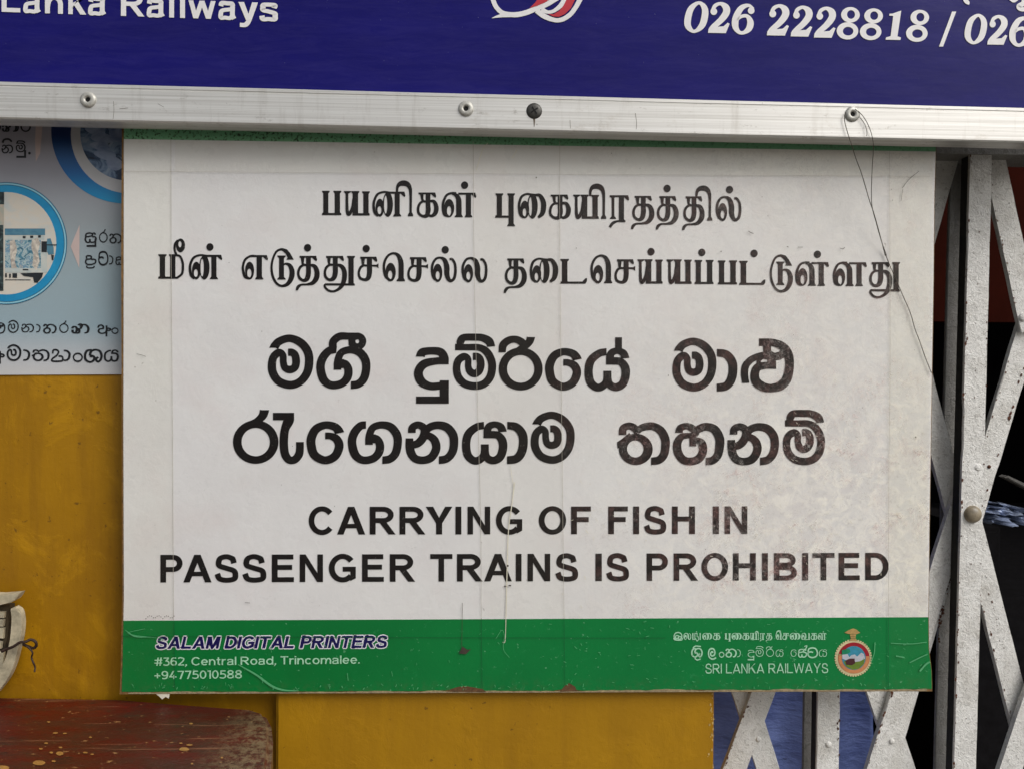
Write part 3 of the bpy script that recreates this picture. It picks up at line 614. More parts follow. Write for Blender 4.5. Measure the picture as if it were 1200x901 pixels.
def sans(c, w):
    t = w * .84; h = w / 2; x = .73; s = w * .93; sl = w * 1.08
    G = {
    'A': (1.0, [q((0, 0), (sl, 0), (.5 + sl / 2, 1), (.5 - sl / 2, 1)), q((1 - sl, 0), (1, 0), (.5 + sl / 2, 1), (.5 - sl / 2, 1)), B(.2, .225, .8, .225 + t * .9)]),
    'B': (.88, [B(0, 0, w, 1), lobe(.05, .46, .83, 1 - .5 - t * .15, 1, w * .95, t), lobe(.05, .48, .88, 0, .5 + t * .35, w, t)]),
    'C': (.93, [RV(arc(.5, .5, .5 - h, .515 - t / 2, 38, 322, 34), w, t * 1.05)]),
    'D': (.88, [B(0, 0, w, 1), lobe(.05, .38, .88, 0, 1, w, t)]),
    'E': (.80, [B(0, 0, w, 1), B(0, 1 - t, .78, 1), B(0, .445, .735, .445 + t), B(0, 0, .8, t)]),
    'F': (.72, [B(0, 0, w, 1), B(0, 1 - t, .72, 1), B(0, .44, .64, .44 + t)]),
    'G': (.97, [RV(arc(.5, .5, .5 - h, .515 - t / 2, 38, 318, 34), w, t * 1.05), B(.5, .37, .97, .37 + t), q((.97 - s, .40), (.97, .40), (.97, .13), (.97 - s, .03))]),
    'H': (.84, [B(0, 0, w, 1), B(.84 - w, 0, .84, 1), B(w * .5, .455, .84 - w * .5, .455 + t)]),
    'I': (w, [B(0, 0, w, 1)]),
    'K': (.93, [B(0, 0, w, 1), q((w * .8, .30), (.93 - sl * 1.25, 1), (.93 - .03, 1), (w * .8, .30 + sl * 1.0)), q((.32, .50), (.32 + s, .68), (.95, 0), (.95 - sl * 1.2, 0))]),
    'L': (.76, [B(0, 0, w, 1), B(0, 0, .76, t)]),
    'M': (1.0, [B(0, 0, s, 1), B(1 - s, 0, 1, 1), q((0, 1), (s * 1.4, 1), (.5 + s * .45, 0), (.5 - s * .45, 0)), q((1, 1), (1 - s * 1.4, 1), (.5 - s * .45, 0), (.5 + s * .45, 0))]),
    'N': (.82, [B(0, 0, s, 1), B(.82 - s, 0, .82, 1), q((0, 1), (s * 1.05, 1), (.82, 0), (.82 - s * 1.05, 0))]),
    'O': (.99, [EL(.495, .5, .495, .515, .495 - w, .515 - t, n=44)]),
    'P': (.82, [B(0, 0, w, 1), lobe(.05, .46, .82, .38, 1, w, t)]),
    'R': (.92, [B(0, 0, w, 1), lobe(.05, .48, .86, .415, 1, w * .97, t), q((.34, .44), (.34 + .26 * 1.0, .44), (.93, 0), (.93 - sl * 1.1, 0))]),
    'S': (.85, [RV([(a, b) for a, b in crom([(.80 - h, .69), (.76 - h, .83), (.62, .955 - t / 2), (.43, 1.015 - t / 2), (.22, .965 - t / 2), (.04 + h, .74), (.12 + h * .5, .60), (.40, .515), (.68, .42), (.85 - h, .28), (.70, .035 + t / 2), (.43, -.015 + t / 2), (.18, .04 + t / 2), (0 + h * .9, .31)])], w * .98, t * 1.02)]),
    'T': (.84, [B(.42 - h, 0, .42 + h, 1), B(0, 1 - t, .84, 1)]),
    'V': (.93, [q((0, 1), (sl, 1), (.465 + sl / 2, 0), (.465 - sl / 2, 0)), q((.93, 1), (.93 - sl, 1), (.465 - sl / 2, 0), (.465 + sl / 2, 0))]),
    'W': (1.32, [q((0, 1), (s, 1), (.33 + s / 2, 0), (.33 - s / 2, 0)), q((.66 - s / 2, 1), (.66 + s / 2, 1), (.33 + s / 2, 0), (.33 - s / 2, 0)), q((.66 - s / 2, 1), (.66 + s / 2, 1), (.99 + s / 2, 0), (.99 - s / 2, 0)), q((1.32, 1), (1.32 - s, 1), (.99 - s / 2, 0), (.99 + s / 2, 0))]),
    'Y': (.93, [B(.465 - h, 0, .465 + h, .46), q((0, 1), (sl * 1.12, 1), (.465 + h, .40), (.465 - h, .40)), q((.93, 1), (.93 - sl * 1.12, 1), (.465 - h, .40), (.465 + h, .40))]),
    'a': (.72, [RV([(a, b) for a, b in crom([(.03 + h * .8, .53), (.15, .66), (.36, x + .01 - t / 2), (.56, .64), (.62 - h * .4, .50), (.62 - h * .4, .18), (.70 - h * .5, 0.03)])], w * .95, t), RV([(a, b) for a, b in crom([(.60, .43), (.40, .40), (.16, .35), (.0 + h, .2), (.12, .06), (.28, -.015 + t / 2), (.48, .06), (.60, .2)])], w * .9, t * .9)]),
    'c': (.70, [RV(arc(.37, x / 2, .37 - h, x / 2 + .015 - t / 2, 42, 318, 26), w, t)]),
    'd': (.76, [B(.76 - s, 0, .76, 1), EL(.38, x / 2, .38, x / 2 + .015, .38 - s, x / 2 + .015 - t)]),
    'e': (.72, [RV(arc(.36, x / 2, .36 - h, x / 2 + .015 - t / 2, 2, 322, 30), w, t), B(.1, x / 2 - t * .42, .68, x / 2 + t * .42)]),
    'i': (w, [B(0, 0, w, x), B(0, .87 - w * .1, w, 1.0)]),
    'k': (.74, [B(0, 0, s, 1), q((s * .8, .22), (.72 - sl * 1.2, x), (.72, x), (s * .8, .22 + sl)), q((.24, .38), (.24 + s * .9, .53), (.76, 0), (.76 - sl * 1.15, 0))]),
    'l': (w, [B(0, 0, w, 1)]),
    'm': (1.12, [B(0, 0, s, x), RV([(h, .3)] + arc(.34, .40, .34 - h * 1.0, x - .40 - t / 2 + .01, 165, 0, 12) + [(.66 - h * 1.6, 0)], s, t), RV([(.62 - h, .3)] + arc(.84, .40, .28 - h * .9, x - .40 - t / 2 + .01, 165, 0, 12) + [(1.12 - h, 0)], s, t)]),
    'n': (.70, [B(0, 0, s, x), RV([(h, .3)] + arc(.36, .38, .34 - h, x - .38 - t / 2 + .012, 165, 0, 14) + [(.70 - h, 0)], s, t)]),
    'o': (.76, [EL(.38, x / 2, .38, x / 2 + .015, .38 - w, x / 2 + .015 - t)]),
    'r': (.46, [B(0, 0, s, x), RV([(h, .35), (h + .03, .52), (.20, x - t * .62), (.33, x - t * .45), (.45, x - t * .55)], s, t)]),
    's': (.68, [RV([(a, b) for a, b in crom([(.64 - h, .52), (.56, .64), (.35, x + .015 - t / 2), (.15, .64), (.03 + h, .53), (.14, .43), (.36, .375), (.56, .31), (.68 - h, .2), (.56, .07), (.34, -.015 + t / 2), (.13, .06), (h * .9, .20)])], w * .95, t * .95)]),
    't': (.44, [B(.12, .10, .12 + s, .95), B(0, x - t, .42, x), RV([(.12 + s / 2, .25), (.14 + s / 2, .10), (.44 - h * .4, t / 2)], s, t)]),
    'w': (1.08, [q((0, x), (s, x), (.29 + s / 2, 0), (.29 - s / 2, 0)), q((.54 - s / 2, x), (.54 + s / 2, x), (.29 + s / 2, 0), (.29 - s / 2, 0)), q((.54 - s / 2, x), (.54 + s / 2, x), (.79 + s / 2, 0), (.79 - s / 2, 0)), q((1.08, x), (1.08 - s, x), (.79 - s / 2, 0), (.79 + s / 2, 0))]),
    'y': (.76, [q((0, x), (sl, x), (.38 + s * .55, 0), (.38 - s * .45, 0)), R([(.76 - sl / 2, x, sl), (.42, .02, s), (.32, -.16, s), (.22, -.205, t), (.06, -.20, t)], 'h', None)]),
    '0': (.70, [EL(.35, .5, .35, .51, .35 - s, .51 - t)]),
    '1': (.36, [B(.36 - s, 0, .36, 1), B(0, 1 - t, .36, 1)]),
    '2': (.66, [RV([(a, b) for a, b in crom([(.02, .85), (.18, .96), (.34, 1.01 - t / 2), (.58, .86), (.60, .68), (.45, .46), (.08, t * .6)])], s, t), B(0, 0, .66, t)]),
    '3': (.64, [B(.02, 1 - t, .60, 1), q((.42, 1 - t * .5), (.60, 1), (.60, 1 - t), (.32, .52), (.22, .60)), RV([(a, b) for a, b in crom([(.22, .57), (.42, .56), (.57, .42), (.58, .2), (.42, t / 2), (.2, t / 2), (.0, .13)])], s, t)]),
    '4': (.76, [q((.36, 1), (.36 + sl, 1), (sl, .24), (0, .24)), B(0, .2, .76, .2 + t), B(.42, 0, .42 + s, .50)]),
    '5': (.66, [B(.08, 1 - t, .60, 1), q((.08, 1), (.08 + s * .9, 1), (.05 + s, .48), (.04, .48)), RV([(a, b) for a, b in crom([(.05, .56), (.34, .58), (.57, .46), (.59, .22), (.42, t / 2), (.2, t / 2), (.0, .13)])], s, t)]),
    '6': (.70, [EL(.35, .32, .35, .33, .35 - s, .33 - t), RV([(a, b) for a, b in crom([(.62, .90), (.44, 1 - t / 2), (.2, .88), (h * .9, .55), (h, .33)])], s, t)]),
    '7': (.66, [B(0, 1 - t, .66, 1), q((.66, 1 - t * .8), (.66 - sl, 1 - t), (.20, 0), (.20 + sl, 0))]),
    '8': (.72, [EL(.36, .27, .36, .28, .36 - s, .28 - t), EL(.36, .75, .32, .26, .32 - s, .26 - t)]),
    '9': (.70, [EL(.35, .68, .35, .33, .35 - s, .33 - t), RV([(a, b) for a, b in crom([(.08, .10), (.26, t / 2), (.5, .12), (.70 - h * .9, .45), (.70 - h, .67)])], s, t)]),
    '#': (.84, [q((.20, 0), (.20 + t, 0), (.32 + t, 1), (.32, 1)), q((.52, 0), (.52 + t, 0), (.64 + t, 1), (.64, 1)), B(.02, .62, .84, .62 + t * .9), B(0, .26, .82, .26 + t * .9)]),
    '+': (.62, [B(.31 - t / 2, .12, .31 + t / 2, .72), B(0, .42 - t / 2, .62, .42 + t / 2)]),
    ',': (.2, [q((.03, 0), (w + .03, w), (.03, w)), q((.03, 0), (w + .03, 0), (w + .03, w), (.03, w)), q((.05, .02), (w + .03, .02), (.0, -.2), (-.06, -.2))]),
    '.': (w, [B(0, 0, w, w)])}
    return G[c]
def line(text, boxes, top0, bot0, top1, bot1, w_, xr):
    """letters at given x extents, cap line and baseline running from x=xr[0] to xr[1]"""
    out = []; k = 0
    for ch in text:
        if ch == ' ': continue
        W, el = sans(ch, w_); x0, x1 = boxes[k]; k += 1
        for V, Fc in el:
            vs = []
            for a, b in V:
                X = x0 + a / W * (x1 - x0); u = (X - xr[0]) / (xr[1] - xr[0])
                tp = top0 + (top1 - top0) * u; bt = bot0 + (bot1 - bot0) * u
                vs.append((X, bt + (tp - bt) * b))
            out.append((vs, Fc))
    return out
def flow(text, x0, x1, base0, base1, cap, w_, gap=.14, space=.38, shear=0.0, grow=0.0):
    """letters set one after the other and fitted between x0 and x1"""
    xs = []; x = 0
    for ch in text:
        if ch == ' ': x += space; xs.append(None); continue
        W = sans(ch, w_)[0]; xs.append(x); x += W + gap
    tot = x - gap; k = (x1 - x0 - shear * cap) / tot; out = []
    for ch, xx in zip(text, xs):
        if xx is None: continue
        W, el = sans(ch, w_)
        for V, Fc in el:
            vs = []
            for a, b in V:
                X = x0 + (xx + a) * k + shear * b * cap; u = (X - x0) / (x1 - x0)
                vs.append((X, base0 + (base1 - base0) * u - b * cap))
            out.append((vs, Fc))
    return out
def fatten(elems, d):
    """outline copy: every element drawn again pushed out in eight directions"""
    out = []
    for a in range(8):
        dx, dy = d * math.cos(a * math.pi / 4), d * math.sin(a * math.pi / 4)
        out += [([(x + dx, y + dy) for x, y in V], Fc) for V, Fc in elems]
    return out

# ---- thin Sinhala for poster and footer ----
def S1(pts, w_=.145): return R([(x, y, w_) for x, y in pts])
THIN = {   # unit box, y down, width 1
 'ka': [S1([(.02, .22), (.1, .04), (.24, .06), (.3, .22), (.22, .42), (.05, .55)]), S1([(.22, .4), (.45, .46), (.52, .72), (.4, .95), (.18, .96), (.05, .78), (.06, .55)]), S1([(.28, .25), (.42, .05), (.68, .03), (.92, .25), (.96, .6), (.84, .9), (.66, .97)])],
 'nna': [S1([(.02, .45), (.1, .25), (.25, .3), (.3, .6), (.2, .95), (.06, .85), (.04, .6)]), S1([(.25, .4), (.42, .55), (.42, .9), (.25, .97)]), S1([(.38, .1), (.5, -.05), (.6, .1), (.5, .5)]), S1([(.5, .25), (.62, .05), (.82, .05), (.97, .4), (.92, .85), (.75, .97)])],
 'a': [S1([(.02, .35), (.1, .1), (.3, .05), (.42, .25), (.4, .5)]), S1([(.4, .45), (.15, .5), (.05, .75), (.2, .97), (.5, .95), (.66, .7), (.66, .1)]), S1([(.66, .5), (.8, .4), (.95, .5), (.9, .65), (.66, .65)]), S1([(.66, .7), (.66, 1.35)])],
 'am': [EL(.5, .66, .48, .34, .34, .22)],
 'sha': [S1([(.42, .05), (.15, .1), (.03, .4), (.06, .8), (.3, .98), (.52, .85), (.55, .6), (.38, .48), (.36, .62)]), S1([(.3, .5), (.36, .2), (.58, .03), (.85, .12), (.97, .45), (.92, .8), (.75, .97), (.66, .75), (.78, .6)])],
 'sa': [S1([(.05, .45), (.1, .15), (.35, .04), (.6, .1), (.62, .3), (.3, .4), (.08, .45), (.03, .7), (.15, .96), (.38, .95), (.42, .65)]), S1([(.42, .7), (.48, .95), (.75, .97), (.94, .75), (.9, .45), (.62, .4)]), S1([(.62, .1), (.8, .05), (.9, .2)])],
 'va': [S1([(.05, .5), (.1, .15), (.4, .02), (.78, .08), (.97, .4), (.92, .8), (.6, .98), (.25, .95), (.05, .75), (.05, .5), (.3, .42), (.55, .48)])],
 'la': [S1([(.55, .4), (.38, .32), (.25, .5), (.35, .68), (.6, .65), (.72, .45), (.65, .15), (.4, .03), (.12, .15), (.02, .5), (.15, .85), (.5, .98), (.85, .85)])],
 'pa': [S1([(.1, .35), (.12, .08), (.35, .04), (.55, .12), (.5, .36), (.1, .45), (.03, .75), (.2, .96), (.6, .96), (.93, .8), (.95, .5), (.78, .42), (.55, .44)]), S1([(.1, 1.1), (.2, 1.32), (.7, 1.32), (.85, 1.15)])],
 'yans': [S1([(.1, .35), (.15, .08), (.4, .04), (.6, .2), (.45, .5), (.1, .75), (.05, .95), (.6, .98), (.95, .9), (.9, .6), (.6, .55)])],
}
BIG = {'ma': (g_ma, B_ma), 'na': (g_na, B_na), 'aa': (g_aa, B_aa), 'ra': (g_ra, B_ra), 'ta': (g_ta, B_ta), 'ya': (g_ya, B_ya), 'e': (g_e, B_e), 'mh': (g_mh, B_mh), 'ri': (g_ri, B_ri), 'ga': (g_ga, B_ga), 'du': (g_du, (85, 187, 437, 752)), 'lla': (g_lla, (662, 90, 1125, 555))}
def thin_line(items, wf=.55):
    out = []
    for nm, x0, y0, x1, y1 in items:
        if nm in BIG: f, b = BIG[nm]; out += place(f(wf), b, (x0, y0, x1, y1))
        else: out += place(THIN[nm], (0, 0, 1, 1), (x0, y0, x1, y1))
    return out

# ================================================================ THE WALL AND WHAT IS AROUND
YW = 0.030                       # left wall face
def P3(px, py, Y): return at(px, py, Y)
zc = lambda py, Y: at(600, py, Y).z
xc = lambda px, py, Y: at(px, py, Y).x
# ground of the platform
g = bmesh.new(); box(g, -6, 6, -9, 4, -.1, 0.0)
o = bm_obj('platform_floor', g, MPL); prop(o, kind='structure')
def gridwall(name, x0, x1, z0, z1, Y, th, mat, amp, nx=70, nz=60, dents=()):
    """plastered wall: front skin with a gentle unevenness, closed at the back"""
    V, Fc = [], []
    for j in range(nz + 1):
        for i in range(nx + 1):
            x = x0 + (x1 - x0) * i / nx; z = z0 + (z1 - z0) * j / nz
            d = noise.noise(Vector((x * 9, 3, z * 9))) * amp + noise.noise(Vector((x * 30, 8, z * 30))) * amp * .35
            for (cx, cz, r, a) in dents:
                rr = ((x - cx) ** 2 + (z - cz) ** 2) / (r * r)
                if rr < 6: d += a * math.exp(-rr) * (.6 + .8 * noise.noise(Vector((x * 60, 2, z * 60))))
            if i in (0, nx) or j in (0, nz): d = max(d, 0)
            V.append((x, Y + d, z))
    for j in range(nz):
        for i in range(nx):
            a = j * (nx + 1) + i; Fc.append((a, a + 1, a + nx + 2, a + nx + 1))
    n0 = len(V); ring = [j * 0 + i for i in range(nx + 1)] + [j * (nx + 1) + nx for j in range(1, nz + 1)] + [nz * (nx + 1) + i for i in range(nx - 1, -1, -1)] + [j * (nx + 1) for j in range(nz - 1, 0, -1)]
    for r in ring: x, y, z = V[r]; V.append((x, Y + th, z))
    m = len(ring)
    for k in range(m): Fc.append((ring[k], n0 + k, n0 + (k + 1) % m, ring[(k + 1) % m]))
    Fc.append(tuple(n0 + k for k in range(m)))
    return mesh_obj(name, V, Fc, mat, smooth=False)
XP0 = xc(323, 860, 0.009); XP1 = xc(837, 860, 0.009)
o = gridwall('wall', -3.0, XP0 + .10, 0.0, 3.0, YW, .2, MYW, .0012, 260, 160,
             [(xc(115, 790, YW), zc(795, YW), .02, .004), (xc(100, 800, YW), zc(802, YW), .015, -.004), (xc(80, 798, YW), zc(806, YW), .018, .003)])
prop(o, 'ochre yellow plastered wall with grimy peeling paint, left of the prohibition notice', 'wall')
o.data.polygons.foreach_set('use_smooth', [True] * len(o.data.polygons))
# pillar / masonry under the notice
bm = bmesh.new()
zt = 3.0
box(bm, XP0, XP1, 0.009, 0.22, 0.0, zt, bevel=.003)
o = bm_obj('pillar', bm, MYP); prop(o, 'yellow painted pillar visible as a block directly below the notice, beside the gate', 'pillar')
# chips along the pillar's right corner
chips = []
for k in range(26):
    py = random.uniform(812, 900); px = 836.2 - abs(random.gauss(0, 3)); r = random.uniform(.5, 1.8)
    pts = [(px + r * math.cos(a) * random.uniform(.5, 1.1), py + r * math.sin(a) * random.uniform(.6, 1.4)) for a in [i * .9 for i in range(7)]]
    chips.append(P(pts))
c_o = emit('paint_chips', chips, m_simple('chip_pale', (214, 180, 110), .7, .3, 200), o, 0.0087); c_o['kind'] = 'stuff'

# ---- room behind the gate -----------------------------------------------------
XG0 = XP1; XG1 = 3.0; YB = 1.9
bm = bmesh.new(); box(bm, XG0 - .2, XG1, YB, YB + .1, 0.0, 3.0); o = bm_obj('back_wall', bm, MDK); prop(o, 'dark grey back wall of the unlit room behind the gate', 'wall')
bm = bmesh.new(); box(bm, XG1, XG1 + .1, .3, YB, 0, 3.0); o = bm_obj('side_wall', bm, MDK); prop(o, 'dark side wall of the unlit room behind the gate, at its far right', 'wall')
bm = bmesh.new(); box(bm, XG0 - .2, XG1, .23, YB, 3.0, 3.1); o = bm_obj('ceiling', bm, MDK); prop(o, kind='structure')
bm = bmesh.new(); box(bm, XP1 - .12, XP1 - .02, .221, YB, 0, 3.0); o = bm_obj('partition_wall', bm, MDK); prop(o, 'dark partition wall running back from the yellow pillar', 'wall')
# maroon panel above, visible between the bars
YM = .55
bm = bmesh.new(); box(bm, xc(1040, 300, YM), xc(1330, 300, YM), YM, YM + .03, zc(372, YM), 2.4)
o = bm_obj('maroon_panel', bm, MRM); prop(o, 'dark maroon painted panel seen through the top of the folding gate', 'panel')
# blue tarp
YT = .17
V, Fc = [], []
nx, nz = 60, 40; tx0, tx1 = XP1 - .02, xc(1026, 860, YT); tz0, tz1 = .5, zc(560, YT)
for j in range(nz + 1):
    for i in range(nx + 1):
        x = tx0 + (tx1 - tx0) * i / nx; z = tz0 + (tz1 - tz0) * j / nz
        d = .006 * math.sin(x * 60 + 2 * math.sin(z * 7)) + .010 * noise.noise(Vector((x * 9, 1, z * 14))) + .003 * noise.noise(Vector((x * 30, 4, z * 60)))
        V.append((x, YT + d, z))
for j in range(nz):
    for i in range(nx):
        a = j * (nx + 1) + i; Fc.append((a, a + 1, a + nx + 2, a + nx + 1))
o = mesh_obj('tarpaulin', V, Fc, MT, smooth=True)
md = o.modifiers.new('thickness', 'SOLIDIFY'); md.thickness = .0012
prop(o, 'wrinkled blue plastic sheet hanging behind the gate below the notice', 'tarpaulin')
# crumpled clear plastic
def crumple(name, quad, Y, mat, amp, n=14):
    V, Fc = [], []
    for j in range(n + 1):
        for i in range(n + 1):
            u, v = i / n, j / n
            px = (quad[0][0] * (1 - u) + quad[1][0] * u) * (1 - v) + (quad[3][0] * (1 - u) + quad[2][0] * u) * v
            py = (quad[0][1] * (1 - u) + quad[1][1] * u) * (1 - v) + (quad[3][1] * (1 - u) + quad[2][1] * u) * v
            p = at(px, py, Y); p.y += amp * noise.noise(Vector((px * .11, py * .35, 2))) + amp * .4 * noise.noise(Vector((px * .4, py * .9, 6)))
            V.append(p)
    for j in range(n):
        for i in range(n):
            a = j * (n + 1) + i; Fc.append((a, a + 1, a + n + 2, a + n + 1))
    ob = mesh_obj(name, V, Fc, mat)
    md = ob.modifiers.new('thickness', 'SOLIDIFY'); md.thickness = .0008
    return ob
o = crumple('plastic_wrap', [(1142, 583), (1240, 603), (1240, 616), (1152, 612)], .30, MSK, .05)
prop(o, 'crumpled clear bluish plastic wrap lying behind the gate next to the round rivet', 'plastic wrap')
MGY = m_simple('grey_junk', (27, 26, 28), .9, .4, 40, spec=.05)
bm = bmesh.new(); yb = .75
prism(bm, [P3(1140, 618, yb), P3(1176, 618, yb), P3(1174, 760, yb), P3(1140, 760, yb)], .3, bevel=.01)
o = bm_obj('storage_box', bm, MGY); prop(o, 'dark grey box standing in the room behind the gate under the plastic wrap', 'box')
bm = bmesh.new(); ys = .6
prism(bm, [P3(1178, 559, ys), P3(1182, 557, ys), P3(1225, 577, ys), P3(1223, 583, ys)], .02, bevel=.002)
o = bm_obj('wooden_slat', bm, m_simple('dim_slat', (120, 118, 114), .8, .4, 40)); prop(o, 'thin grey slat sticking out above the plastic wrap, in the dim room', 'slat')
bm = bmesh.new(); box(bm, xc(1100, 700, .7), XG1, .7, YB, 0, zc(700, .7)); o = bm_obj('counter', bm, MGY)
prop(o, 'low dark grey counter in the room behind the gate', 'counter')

# ---- folding gate ---------------------------------------------------------------
YG = .055
gate = empty('folding_gate', Vector((xc(1040, 860, YG), YG, 0)), 'white painted steel folding gate with riveted crossing bars and chipped paint, right of the notice', 'gate')
def bar(name, c0, c1, wd, Y, th, mat, ext0=0.0, ext1=0.0, lab=None, bevel=.0012):
    """flat steel bar with its centre line through two photo points on the plane y=Y, width wd metres"""
    a, b = at(*c0, Y), at(*c1, Y); d = (b - a).normalized(); a = a - d * ext0; b = b + d * ext1
    s = Vector((d.z, 0, -d.x)) * wd / 2
    n = max(2, int((b - a).length / .02)); bm = bmesh.new(); rows = []
    for k in range(n + 1):
        p = a + (b - a) * k / n
        j = [s * (1 + .04 * noise.noise(Vector((p.x * 70, sgn * 5, p.z * 70)))) * sgn for sgn in (1, -1)]
        f = [p + j[0], p + j[1], p + j[1] + Vector((0, th, 0)), p + j[0] + Vector((0, th, 0))]
        rows.append([bm.verts.new(v) for v in f])
    for k in range(n):
        for m in range(4): bm.faces.new((rows[k][m], rows[k][(m + 1) % 4], rows[k + 1][(m + 1) % 4], rows[k + 1][m]))
    bm.faces.new(rows[0]); bm.faces.new(rows[-1][::-1])
    es = [e for e in bm.edges if abs((e.verts[0].co - e.verts[1].co).normalized().dot(d)) > .9]
    bmesh.ops.bevel(bm, geom=es, offset=bevel, segments=1, affect='EDGES', clamp_overlap=True)
    ob = bm_obj(name, bm, mat, gate)
    if lab: ob['label'] = lab
    return ob
W0 = .0275
def channel(c0, c1, e0, e1):
    """vertical picket: a front U-channel and its partner behind"""
    bar('picket_face', c0, c1, W0, YG, .004, MGL, e0, e1)
    a = at(*c0, YG); b = at(*c1, YG)
    d = (b - a).normalized()
    for sgn, nm in ((-1, 'picket_flange'), (1, 'picket_flange')):
        bm = bmesh.new(); off = Vector((d.z, 0, -d.x)) * (W0 / 2 - .0018) * sgn
        p0, p1 = a - d * e0 + off, b + d * e1 + off; s = Vector((d.z, 0, -d.x)) * .0014
        prism(bm, [p0 - s + Vector((0, .004, 0)), p0 + s + Vector((0, .004, 0)), p1 + s + Vector((0, .004, 0)), p1 - s + Vector((0, .004, 0))], .014)
        bm_obj(nm, bm, MFD, gate)  # shade on the channel's sides is put into this dark colour
    # rear channel
    YR = YG + .040
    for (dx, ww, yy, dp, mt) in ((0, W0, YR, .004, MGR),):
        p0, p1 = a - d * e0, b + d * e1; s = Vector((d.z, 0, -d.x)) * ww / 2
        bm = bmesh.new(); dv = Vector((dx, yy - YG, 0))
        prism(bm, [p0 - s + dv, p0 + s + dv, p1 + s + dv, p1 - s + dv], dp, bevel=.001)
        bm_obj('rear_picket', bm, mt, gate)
channel((1150, 180), (1131, 901), .45, .75)
channel((971.5, 800), (970, 901), 1.05, .7)
channel((1301, 180), (1288, 901), .45, .75)
WD = .028
YD1, YD2 = YG + .020, YG + .028
# falling (\) bars behind, rising (/) bars in front of them
def diag(c0, c1, Y, e0, e1, lab=None): return bar('lattice_bar', c0, c1, WD, Y, .007, MGL, e0, e1, lab)
# right of the tall picket: crossing points near y=195 and y=602
diag((1166, 190), (1203, 360), YD1, .06, .03)
diag((1216, 350), (1144, 590), YD2, .03, .06)
diag((1148, 650), (1196, 838), YD1, .05, .05)
diag((1222, 790), (1180, 915), YD2 - .02, .02, .2)
# left of the tall picket, half hidden by the notice
diag((1118, 160), (1078, 300), YD2, .05, .1)
diag((1080, 440), (1114, 570), YD2, .1, .04)
diag((1122, 610), (1078, 760), YD2 - .002, .03, .35, 'white bar with rusty right edge')
# below the notice
diag((899, 800), (861, 901), YD1, .25, .25)
diag((868, 800), (902, 905), YD2, .25, .25)
diag((1061, 800), (1029, 901), YD1, .25, .25)
diag((1026, 800), (1061, 905), YD2, .25, .25)
def dome(name, c, r, h, mat, parent, seg=20, rings=6, base=True, squash=1.0):
    V, Fc = [], []
    for j in range(rings + 1):
        t = j / rings * math.pi / 2
        for i in range(seg):
            a = 2 * math.pi * i / seg; V.append(Vector((c.x + r * math.cos(t) * math.cos(a), c.y - h * math.sin(t) ** squash, c.z + r * math.cos(t) * math.sin(a))))
    for j in range(rings):
        for i in range(seg): Fc.append((j * seg + i, j * seg + (i + 1) % seg, (j + 1) * seg + (i + 1) % seg, (j + 1) * seg + i))
    if base: Fc.append(tuple(range(seg)))
    return mesh_obj(name, V, Fc, mat, parent, True)
dome('rivet', at(1139.5, 602, YG), .0108, .008, m_simple('painted_rivet', (170, 156, 132), .35, .3, 90), gate, 28, 8)
dome('rivet', at(1146.5, 547, YG), .0048, .0012, MGL, gate)
dome('rivet', at(1159, 546.5, YD2), .0024, .002, MRU, gate)
for (px, py, yy, rr) in [(971, 872, YG, .0040), (1199, 372, YD1 - .001, .0052), (889, 866, YD1, .0036), (1045, 868, YD1, .0036), (1196, 818, YD1 - .002, .0036)]:
    dome('rivet', at(px, py, yy), rr, .0022, MGL, gate)
gc = []
def chips_along(c0, c1, off, n, r0=.5, r1=1.9):
    for k in range(n):
        t = random.random(); d = Vector((c1[0] - c0[0], c1[1] - c0[1])).normalized(); nn = Vector((-d.y, d.x))
        px = c0[0] + (c1[0] - c0[0]) * t + nn.x * (off + random.gauss(0, .8)); py = c0[1] + (c1[1] - c0[1]) * t + nn.y * (off + random.gauss(0, .8)); rr = random.uniform(r0, r1) * random.random() ** .5
        gc.append(P([(px + (nn.x * math.cos(a) + d.x * math.sin(a) * 1.8) * rr * random.uniform(.6, 1.1), py + (nn.y * math.cos(a) + d.y * math.sin(a) * 1.8) * rr * random.uniform(.6, 1.1)) for a in [i * 1.04 for i in range(6)]]))
chips_along((1150, 180), (1131, 901), 12.5, 60); chips_along((1150, 180), (1131, 901), -12.5, 30, .3, 1.1); chips_along((971.5, 805), (970, 901), -12, 14, .4, 1.3); chips_along((1150, 180), (1131, 901), 0, 26, .3, 1.2)
ob = emit('rust_chips', gc, MRU, gate, YG - .0004); ob['kind'] = 'stuff'; gc = []
chips_along((1166, 190), (1203, 360), 12, 26, .4, 1.4); chips_along((1148, 650), (1196, 838), 11, 26, .4, 1.5); chips_along((1148, 650), (1196, 838), 0, 14, .4, 1.3); chips_along((899, 800), (861, 901), 12, 22, .5, 1.8); chips_along((1061, 800), (1029, 901), 12, 24, .5, 1.9)
ob = emit('rust_chips', gc, MRU, gate, YD1 - .0004); ob['kind'] = 'stuff'; gc = []
chips_along((1216, 350), (1144, 590), -8, 22, .5, 2.2); chips_along((1216, 350), (1144, 590), 11, 26, .4, 1.4)
ob = emit('rust_chips', gc, MRU, gate, YD2 - .0004); ob['kind'] = 'stuff'
# rust flakes on the left lattice bar edge
rf = []
for k in range(60):
    py = random.uniform(640, 752); px = 1114.5 - (py - 650) * .165 + random.gauss(0, 1.3) + (1.5 if py < 690 else 0); r = random.uniform(.5, 2.2)
    rf.append(P([(px + r * random.uniform(.5, 1.1) * math.cos(a), py + 1.4 * r * random.uniform(.5, 1.1) * math.sin(a)) for a in [i * 1.04 for i in range(6)]]))
ob = emit('rust_flakes', rf, MRU, gate, YD2 - .0028); ob['kind'] = 'stuff'
